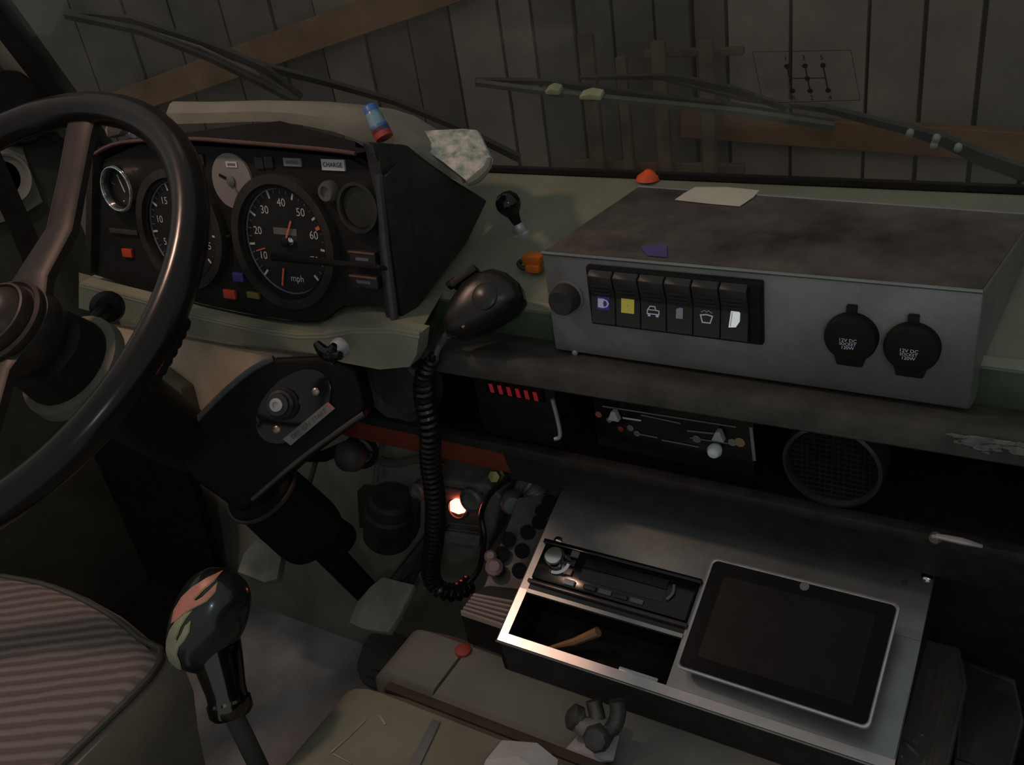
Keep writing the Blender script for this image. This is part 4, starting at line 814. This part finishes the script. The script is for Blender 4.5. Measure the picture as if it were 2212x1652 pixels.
M_ALU_LIT = mat('lamplit_aluminium', (.46, .44, .43), .29, .9, var=.08, scale=40)  # brighter copy of the plate metal, lamp highlight put into the colour
bm = bmesh.new()
for u0, u1, v0, v1 in ((0, KW, 0, py0), (0, px0, py0, py1)): b_box(bm, kk((u0 + u1) / 2, (v0 + v1) / 2, -.001), (u1 - u0, v1 - v0, .002), (KU, KV, KN))
obj('pocket_surround', bm, M_ALU_LIT, co, label='strip round the pocket with the lamp highlight put into its brighter metal')
tube('plate_edge', [kk(0, 0, -.0005), kk(KW, 0, -.0005), kk(KW, KD, -.0005), kk(0, KD, -.0005)], .0014, M_ALU, co, 6, True)
e0 = kk(0, 0, -.002); e1 = kk(KW, 0, -.002)
prism('front_panel', [e0, e1, V((e1.x, e1.y + .004, .361)), V((e0.x - .0, e0.y + .004, .361))], (0, .006, 0), M_BLACK_S, co)
bk = kk(0, KD, -.002); 
prism('side_panel', [e0, bk, V((bk.x, bk.y, .361)), V((e0.x, e0.y + .004, .361))], (.004, 0, 0), M_BLACK_S, co)
e2 = kk(KW, 0, -.002); b2 = kk(KW, KD, -.002)
prism('side_panel', [e2, b2, V((b2.x, b2.y, .361)), V((e2.x, e2.y + .004, .361))], (-.004, 0, 0), M_BLACK_S, co)
# storage pocket
kbox('divider', px0, px1, py1, ry0, -.002, 0, M_GLOSS, co)
pocket = kbox('pocket_floor', px0, px1, py0, py1, -.055, -.053, M_RUBBER, co)
for u0, u1, v0, v1 in ((px0 - .002, px0, py0, py1), (px1, px1 + .002, py0, py1), (px0, px1, py0 - .002, py0), (px0, px1, py1, py1 + .002)): kbox('pocket_wall', u0, u1, v0, v1, -.055, -.0015, M_GLOSS, pocket)
kbox('pocket_lip', px0, px1, py1 - .003, py1 + .001, -.004, .001, M_ALU, pocket)
kbox('pocket_glint', px1 - .052, px1 - .012, py0, py0 + .006, -.012, -.009, mat('blue_white_glint', (.5, .55, .58), .3, .3), pocket, .001)  # pale sliver painting the cool glint inside the pocket
for p, c in (((1205, 1168), .006), ((2003, 1246), .006)): lathe('corner_screw', kp_(*p, .000), KN, [(.005, 0), (.005, .001), (.003, .003), (0, .0035)], M_CHROME, co, 14)
lathe('vent_hole', kp_(1955, 1258, .0002), KN, [(.003, -.001), (.003, .0004), (0, .0005)], M_DKMETAL, co, 14)
st = [kp_(1185, 1400, -.045), kp_(1240, 1386, -.036), kp_(1292, 1364, -.022)]
tag(tube('wooden_stick', st, [.002, .004, .0052], mat('brown_stick', (.38, .20, .10), .7), None, 8), 'short brown wooden stick lying in the console pocket', 'stick')
# perforated bracket standing behind the left edge
bp_ = thing('perforated_bracket', 'dark perforated steel bracket left of the console', 'bracket', V((-.475, .66, .36)))
for k, (a, b) in enumerate((((1225, 1062), (1150, 1245)), ((1190, 1070), (1105, 1250)))):
    A, B = at(*a, 'X', -.452 - .022 * k), at(*b, 'X', -.452 - .022 * k); prism('rail', [A, B, B + V((0, 0, -.012)), A + V((0, 0, -.012))], (-.004, 0, 0), M_DKMETAL, bp_)
A, B, C_, D_ = at(1222, 1062, 'X', -.456), at(1128, 1285, 'X', -.456), at(1045, 1270, 'X', -.50), at(1120, 1075, 'X', -.50)
prism('plate', [A, B, C_, D_], (0, .003, -.004), mat('plate_brown_grey', (.10, .09, .085), .5, .5, var=.4), bp_)
for c in ((1186, 1085), (1172, 1105), (1165, 1128), (1128, 1190), (1098, 1165), (1075, 1230), (1122, 1232), (1085, 1196), (1140, 1150)):
    n = (B - A).cross(D_ - A).normalized(); n = n if n.dot(CAM - A) > 0 else -n; o = on(*c, A, n)
    lathe('hole_rim', o + n * .0005, n, [(.0085, -.001), (.0085, .0018), (.006, .0018), (.006, .0004), (0, .0003)], M_RUBBER, bp_, 14)
for c, r in (((1068, 1228), .010), ((1060, 1205), .007)):
    lathe('bolt', on(*c, A, n) + n * .003, n, [(r, -.003), (r, .004), (r * .6, .007), (0, .007)], mat('pinkish_bolt', (.28, .20, .19), .45, .5), bp_, 10)
# finned heatsink amplifier
hk = thing('finned_amplifier', 'small finned metal amplifier beside the left edge of the console', 'amplifier', V((-.47, .56, .361)))
hz = .405
H = [at(x, y, 'Z', hz) for x, y in ((996, 1330), (1090, 1362), (1112, 1296), (1030, 1284))]
prism('body', H, (0, 0, -.040), M_BLACK, hk, .002)
for k in range(6):
    a = H[0].lerp(H[3], k / 6.5 + .02); b = H[1].lerp(H[2], k / 6.5 + .02); t = (b - a).normalized(); s = (H[3] - H[0]).normalized() * .0028
    prism('fin', [a, b, b + s, a + s], (0, 0, .006), mat('pinkish_alloy', (.62, .50, .45), .4, .5, var=.15), hk)
prism('side_cable_box', [at(1018, 1283, 'Z', hz), at(1112, 1310, 'Z', hz), at(1135, 1270, 'Z', hz), at(1060, 1258, 'Z', hz)], (0, 0, -.03), mat('dark_slate', (.03, .032, .033), .6), hk, .003)
# car radio
rd_ = thing('car_radio', 'black cassette style car radio set in the console above the pocket', 'radio', kk((rx0 + rx1) / 2, ry0, 0))
kbox('case', px0, px1, ry0, ry1, -.06, -.002, M_BLACK, rd_)
kbox('trim_frame', px0 - .002, px1 + .002, ry0 - .003, ry0 + .001, -.002, .005, mat('radio_trim', (.05, .035, .032), .25), rd_, .001)
kbox('trim_frame', px0 - .002, px1 + .002, ry1 - .003, ry1 + .002, -.002, .007, M_GLOSS, rd_, .001)
fp = kbox('faceplate', px0 + .001, px1 - .001, ry0 + .002, ry1 - .003, -.002, .006, M_GLOSS, rd_, .002)
RH = ry1 - ry0
lathe('volume_knob', kk(px0 + .024, ry0 + RH * .55, .006), KN, [(.014, 0), (.014, .003), (.0115, .005), (.0105, .016), (.009, .018), (0, .018)], M_CHROME, rd_, 28)
kbox('cassette_flap', px0 + .052, px1 - .028, ry0 + RH * .60, ry1 - .008, .006, .0075, M_BLACK, rd_, .001)
kbox('display', px0 + .052, px1 - .028, ry0 + RH * .30, ry0 + RH * .55, .006, .0068, mat('radio_display', (.012, .010, .009), .15), rd_)
kbox('white_button', px0 + .038, px0 + .050, ry0 + .004, ry0 + .010, .006, .009, mat('pale_button', (.45, .46, .52), .4), rd_, .001)
for k in range(4): kbox('preset_button', px0 + .060 + k * .017, px0 + .074 + k * .017, ry0 + .005, ry0 + .010, .006, .0085, M_DIMPR if k % 2 else M_ROCK, rd_, .001)
for k in range(3): kbox('side_button', px0 + .034, px0 + .043, ry0 + .014 + k * .010, ry0 + .021 + k * .010, .006, .009, [mat('copper_button', (.45, .27, .20), .3, .5), M_ROCK, M_DIMPR][k], rd_, .001)
tube('release_catch', [kk(px1 - .022, ry1 - .012, .008), kk(px1 - .020, ry1 - .020, .009), kk(px1 - .024, ry1 - .028, .008)], .0016, M_DIMPR, rd_, n=4)
# tablet
TH = .034
TQ = ((1548, 1206), (1957, 1308), (1867, 1573), (1450, 1437)); RR = [ray(*p) for p in TQ]
tu = RR[0].cross(RR[1]).cross(RR[3].cross(RR[2])).normalized(); tu = tu if tu.x > 0 else -tu
tv = RR[0].cross(RR[3]).cross(RR[1].cross(RR[2])).normalized(); tv = tv if tv.y > 0 else -tv
tn = tu.cross(tv).normalized(); tv = tn.cross(tu)
TP = kp_(1450, 1437, .020); T = [on(*p, TP, tn) for p in TQ]; tc = sum(T, V()) / 4
tw = ((T[1] - T[0]).length + (T[2] - T[3]).length) / 2; tl = ((T[0] - T[3]).length + (T[1] - T[2]).length) / 2
print('TABLET', tu, tv, tn, KN, tw, tl, [round((p - K0).dot(KN), 4) for p in T])
tb = thing('tablet_computer', 'silver framed tablet with dark screen tilted over the console', 'tablet', tc - tn * .014)
def rrect(w_, h_, r, h, n=5):
    out_ = []
    for sx, sy, a0 in ((1, 1, 0), (-1, 1, 90), (-1, -1, 180), (1, -1, 270)):
        for k in range(n + 1):
            a = math.radians(a0 + 90 * k / n); out_.append(tc + tu * (sx * (w_ / 2 - r) + r * math.cos(a)) + tv * (sy * (h_ / 2 - r) + r * math.sin(a)) + tn * h)
    return out_
obj('back_shell', b_loft(bmesh.new(), [rrect(tw * .94, tl * .93, .006, -.013), rrect(tw * .985, tl * .98, .006, -.010), rrect(tw, tl, .006, -.002), rrect(tw, tl, .006, .0)]), M_SILVER, tb, True)
bm = bmesh.new(); b_loft(bm, [rrect(tw, tl, .006, -.001), rrect(tw, tl, .006, .0012), rrect(tw - .003, tl - .003, .0055, .0018), rrect(tw - .005, tl - .005, .005, .0008), rrect(tw - .005, tl - .005, .005, -.0002)], cap=False); obj('silver_frame', bm, mat('tablet_silver', (.55, .54, .55), .3, .6), tb, True)
prism('screen_glass', rrect(tw - .005, tl - .005, .005, .0), tn * .0008, mat('screen_black', (.005, .005, .005), .2, spec=.12), tb, smooth=False)
prism('display_area', rrect(tw - .034, tl - .030, .001, .0009, 1), tn * .0002, mat('display_dark_grey', (.012, .0115, .011), .35, spec=.12), tb, smooth=False)
lathe('camera_dot', on(1738, 1266, tc + tn * .001, tn), tn, [(.0042, 0), (.0042, .0003), (0, .0004)], mat('dot_grey', (.12, .12, .14), .4), tb, 16)
for p in ((1545, 1480), (1790, 1560)): kbox('foot', kc2(kp_(*p))[0] - .012, kc2(kp_(*p))[0] + .004, kc2(kp_(*p))[1] + .004, kc2(kp_(*p))[1] + .020, 0, .022, M_RUBBER, tb, .002)
# right-hand clutter: clear box with wires, terminal block
cbx = thing('clear_box', 'scratched clear plastic box with coloured wires right of the console', 'box', at(2060, 1600, 'Z', .36))
gm3 = bpy.data.materials.new('scratched_clear_plastic'); gm3.use_nodes = True; nt = gm3.node_tree; nt.nodes.clear()
out = nt.nodes.new('ShaderNodeOutputMaterial'); tr = nt.nodes.new('ShaderNodeBsdfTransparent'); tr.inputs[0].default_value = (.8, .82, .8, 1); gl = nt.nodes.new('ShaderNodeBsdfPrincipled'); gl.inputs['Base Color'].default_value = (.16, .16, .15, 1); gl.inputs['Roughness'].default_value = .25
mx = nt.nodes.new('ShaderNodeMixShader'); mx.inputs[0].default_value = .30; nt.links.new(tr.outputs[0], mx.inputs[1]); nt.links.new(gl.outputs[0], mx.inputs[2]); nt.links.new(mx.outputs[0], out.inputs[0])
Q = [at(x, y, 'Z', .405) for x, y in ((1985, 1382), (2070, 1405), (2085, 1480), (2040, 1680), (1940, 1660), (1955, 1500))]
prism('clear_lid', Q, (0, 0, -.003), gm3, cbx, smooth=False)
q0, q1 = at(1995, 1385, 'Z', .405), at(2050, 1700, 'Z', .405)
prism('clear_side', [Q[0], Q[1], Q[1] - Z * .043, Q[0] - Z * .043], (0, .003, 0), gm3, cbx, smooth=False)
for off, m in ((0, mat('dark_red_wire', (.22, .02, .02), .5)), (18, mat('olive_wire', (.14, .13, .03), .5)), (-22, mat('grey_wire', (.12, .12, .12), .5)), (34, mat('red_wire2', (.16, .03, .03), .5))):
    tube('wire', [at(2030 + off, 1440, 'Z', .395), at(2020 + off, 1520, 'Z', .392), at(2000 + off * .8, 1590, 'Z', .385), at(1985 + off, 1690, 'Z', .38)], .0028, m, cbx, 6, n=5)
tube('clear_rib', [Q[1], Q[2], Q[3]], .002, gm3, cbx, 6); tube('clear_rib', [Q[0], Q[5], Q[4]], .002, gm3, cbx, 6)
bx2 = thing('black_box', 'dark plastic box at the lower right edge of the picture', 'box', at(2150, 1600, 'Z', .30))
P4 = [at(x, y, 'Z', .392) for x, y in ((2075, 1420), (2195, 1465), (2215, 1560), (2180, 1690), (2060, 1650))]
prism('lid', P4, (0, 0, -.006), mat('dark_teal_box', (.028, .032, .031), .45), bx2, .003)
cc = sum(P4, V()) / 5; prism('body', [cc + (p - cc) * .93 - Z * .006 for p in P4], (0, 0, -.026), M_BLACK, bx2)
tube('lid_bead', [cc + (p - cc) * .9 for p in P4], .0018, mat('teal_bead', (.05, .055, .055), .4), bx2, 6, True)
tbk = thing('terminal_block', 'row of bright screw terminals beside the right front of the console', 'terminal block', at(1960, 1640, 'Z', .37))
T0 = at(1945, 1585, 'Z', .39); box('base', at(1968, 1620, 'Z', .382), (.030, .075, .02), M_BLACK, tbk, bevel=.002)
for c in ((1938, 1600), (1948, 1632), (1975, 1600), (1990, 1640), (1990, 1585)):
    lathe('screw', at(*c, 'Z', .394), Z, [(.0045, -.003), (.0045, .001), (.003, .0035), (0, .004)], M_CHROME, tbk, 12)
tube('loop_wire', [at(1935, 1595, 'Z', .398), at(1962, 1612, 'Z', .404), at(1985, 1640, 'Z', .398), at(1955, 1650, 'Z', .396)], .003, mat('wire_dark_green', (.05, .06, .04), .4), tbk, n=5)

# ------------------------------------------------------------------ gear lever with flame knob
gb = at(470, 1440, 'X', -.628)
gl_ = thing('gear_lever', 'gear lever with black flame painted knob and chrome collar', 'gear lever', V((gb.x, gb.y, .0)))
def gx(px, py): return at(px, py, 'X', -.628)
s_top, s_bot = gx(505, 1545), V((-.628, gx(505, 1545).y + .015, .02))
tube('shaft', [s_top, s_bot], .0095, mat('lever_grey', (.10, .10, .09), .45, .3), gl_, 16)
k1, k2 = on(470, 1420, gx(470, 1440), -f_), on(502, 1546, gx(470, 1440), -f_); ad = (k2 - k1); al = ad.length; ad.normalize()
lathe('chrome_collar', k1, ad, [(.024, -.01), (.023, .0), (.0185, al * .55), (.0185, al * .70), (.0205, al * .74), (.0205, al * .92), (.017, al), (.009, al)], mat('dark_chrome', (.10, .095, .09), .10, 1., var=.05), gl_, 32)
kt, kbm = on(489, 1243, gx(470, 1440), -f_), on(408, 1440, gx(470, 1440), -f_); kax = (kt - kbm); KL = kax.length; kax.normalize(); kmid = (kt + kbm) / 2
rt = (r_ - kax * r_.dot(kax)).normalized(); dp = kax.cross(rt)
kn_prof = [(.10, -.52), (.55, -.47), (.78, -.36), (.93, -.18), (1.0, .02), (.97, .2), (.86, .36), (.62, .48), (.3, .535), (.0, .55)]
KR = .0340
def kpt(a, s, g=0):
    """a: angle round the axis, 0 = image right, 90 = towards viewer; s: -.5..5 along the axis"""
    for (r0, h0), (r1, h1) in zip(kn_prof, kn_prof[1:]):
        if h0 <= s <= h1: rr = r0 + (r1 - r0) * (s - h0) / (h1 - h0); break
    else: rr = .1
    d = rt * math.cos(a) + (dp if dp.dot(-f_) > 0 else -dp) * math.sin(a); return kmid + kax * (s * KL) + d * (rr * KR + g)
fine = [(max(q.x, 0) * KR, q.y * KL) for q in smooth_path([(r, h, 0) for r, h in kn_prof], 5)]
gk = lathe("knob", kmid, kax, fine, mat("knob_gloss_black", (.012, .015, .017), .22, var=.2, coat=.3), gl_, 64)
from mathutils.bvhtree import BVHTree
kbm_ = bmesh.new(); b_lathe(kbm_, kmid, kax, fine, 64); bmesh.ops.recalc_face_normals(kbm_, faces=kbm_.faces); kbm_.normal_update(); kbvh = BVHTree.FromBMesh(kbm_)
def flame(name, poly, m, lift, grow_px=0.):
    n = len(poly); P2 = []
    for i, p in enumerate(poly):
        a, b = V((*poly[i - 1], 0)), V((*poly[(i + 1) % n], 0)); t = (b - a).normalized(); P2.append(V((*p, 0)) + V((t.y, -t.x, 0)) * grow_px)
    bm = bmesh.new(); vs_ = [bm.verts.new(p) for p in P2]; bm.faces.new(vs_); bm.normal_update(); bmesh.ops.triangulate(bm, faces=bm.faces)
    
    for _ in range(3): bmesh.ops.subdivide_edges(bm, edges=bm.edges, cuts=1, use_grid_fill=True); bmesh.ops.triangulate(bm, faces=bm.faces)
    for v in bm.verts:
        h, nr, _, _ = kbvh.ray_cast(CAM, ray(v.co.x, v.co.y).normalized())
        if h is None: h, nr, _, _ = kbvh.find_nearest(CAM + ray(v.co.x, v.co.y) * ((kmid - CAM).dot(f_)))
        nr = nr if nr.dot(h - kmid) > 0 else -nr; v.co = h + nr * lift
    obj(name, bm, m, gk, True)
M_FO = mat('flame_orange', (.62, .25, .19), .4); M_FY = mat('flame_yellow', (.48, .40, .14), .4); M_FG = mat('flame_pale_green', (.33, .35, .24), .4, var=.3)
FA = [(481, 1234), (462, 1254), (438, 1274), (419, 1294), (424, 1299), (438, 1291), (455, 1275), (469, 1259), (464, 1278), (446, 1297), (421, 1310), (400, 1323), (386, 1336), (372, 1346), (378, 1318), (394, 1291), (416, 1270), (446, 1251)]
FB = [(415, 1319), (400, 1336), (389, 1354), (380, 1378), (384, 1386), (393, 1372), (402, 1352), (411, 1341), (408, 1363), (398, 1381), (386, 1395), (381, 1412), (387, 1428), (392, 1444), (378, 1440), (366, 1424), (361, 1404), (362, 1384), (369, 1362), (380, 1344), (395, 1330)]
for P_, m, nm in ((FA, M_FO, 'orange_flame'), (FB, M_FG, 'pale_flame')):
    flame(nm + '_outline', P_, M_FY, .0006, 2.0); flame(nm, P_, m, .0011)

# ------------------------------------------------------------------ driver's seat
st_ = thing('driver_seat', 'driver seat cushion in striped cloth with smooth vinyl border', 'seat', (-.86, .10, .0))
sz = .468
def sp2(px, py, z=sz): return at(px, py, 'Z', z)
xr = -.690
outl = [V((xr, -.25, sz)), V((xr, .22, sz)), sp2(345, 1428), sp2(300, 1378), sp2(245, 1332), sp2(170, 1290), sp2(90, 1260), sp2(0, 1243), V((-1.06, .352, sz)), V((-1.09, .30, sz)), V((-1.10, -.25, sz))]
cen = V((-.89, .02, sz))
def grow(k, z, add=0): return [V((p.x + (add if p.x > -.72 else (-add if p.x < -1.05 else 0)), p.y + (add if p.y > .28 else 0), z)) for p in outl]
a_, b_2 = sp2(0, 1400), sp2(180, 1371); td = (b_2 - a_).normalized(); perp = td.cross(Z)
M_CLOTH = band_mat('striped_seat_cloth', (.16, .134, .122), (.26, .222, .206), perp, .0135, noise=2.2, bump=.5)
obj('cloth_panel', b_loft(bmesh.new(), [grow(1, sz - .012), grow(1, sz - .002), [cen + (p - cen) * .97 + Z * .004 for p in outl], [cen + (p - cen) * .6 + Z * .012 for p in outl]]), M_CLOTH, st_, True)
tube('piping', [p + Z * -.001 for p in outl[:8]], .0035, M_VINYL_D, st_, 8, n=3)
obj('vinyl_border', b_loft(bmesh.new(), [grow(1, sz - .19, -.006), grow(1, sz - .10, .004), grow(1, sz - .05, .012), grow(1, sz - .022, .013), grow(1, sz - .008, .008), grow(1, sz - .004, -.002)]), M_VINYL, st_, True)
aabb('seat_box', (-1.09, -.22, 0), (-.70, .27, sz - .19), M_BLACK_S, st_, .006)

# ------------------------------------------------------------------ left-hand side of the cab
dsx = -1.385
ds = thing('door_speaker', 'pale round loudspeaker panel on the left side beyond the wheel', 'speaker', at(20, 470, 'X', dsx))
pc = at(10, 385, 'X', dsx)
prism('mounting_panel', [at(-60, 300, 'X', dsx), at(45, 300, 'X', dsx), at(62, 360, 'X', dsx), at(94, 436, 'X', dsx), at(40, 470, 'X', dsx), at(-60, 500, 'X', dsx)], (-.01, 0, 0), mat('pale_grey_green_card', (.20, .21, .17), .7, var=.15), ds, .002)
SR2 = (at(62, 375, 'X', dsx) - pc).length
lathe('ring', pc, X, [(SR2, 0), (SR2, .006), (SR2 * .93, .010), (SR2 * .84, .008), (SR2 * .8, .002), (SR2 * .3, -.004), (0, -.002)], mat('pale_speaker_ring', (.24, .25, .21), .6, var=.1), ds, 40)
gs = thing('grab_strap', 'black grab strap hanging across the left side of the cab', 'strap', at(80, 600, 'X', -1.25))
P = [at(-30, 330, 'X', -1.30), at(20, 440, 'X', -1.29), at(60, 530, 'X', -1.27), at(95, 620, 'X', -1.25)]
bm = bmesh.new(); b_loft(bm, [[p + V((0, -.016, 0)), p + V((0, .016, 0)), p + V((.006, .016, .002)), p + V((.006, -.016, .002))] for p in smooth_path(P, 4)]); obj('webbing', bm, M_RUBBER, gs, True)
lathe('anchor', P[-1], X, [(.012, -.01), (.012, .006), (.008, .01), (0, .01)], M_BLACK, gs, 16)
mir = at(30, 235, 'X', -1.37)
mr_ = thing('door_mirror', 'dark rounded mirror back beyond the left pillar', 'mirror', mir - Z * .05)
lathe('mirror_head', mir, V((.9, -.4, .1)), [(.03, -.02), (.05, -.012), (.054, 0), (.048, .008), (0, .012)], M_RUBBER, mr_, 28)
tube('mirror_arm', [mir, mir + V((.01, .05, -.07))], .007, M_RUBBER, mr_)
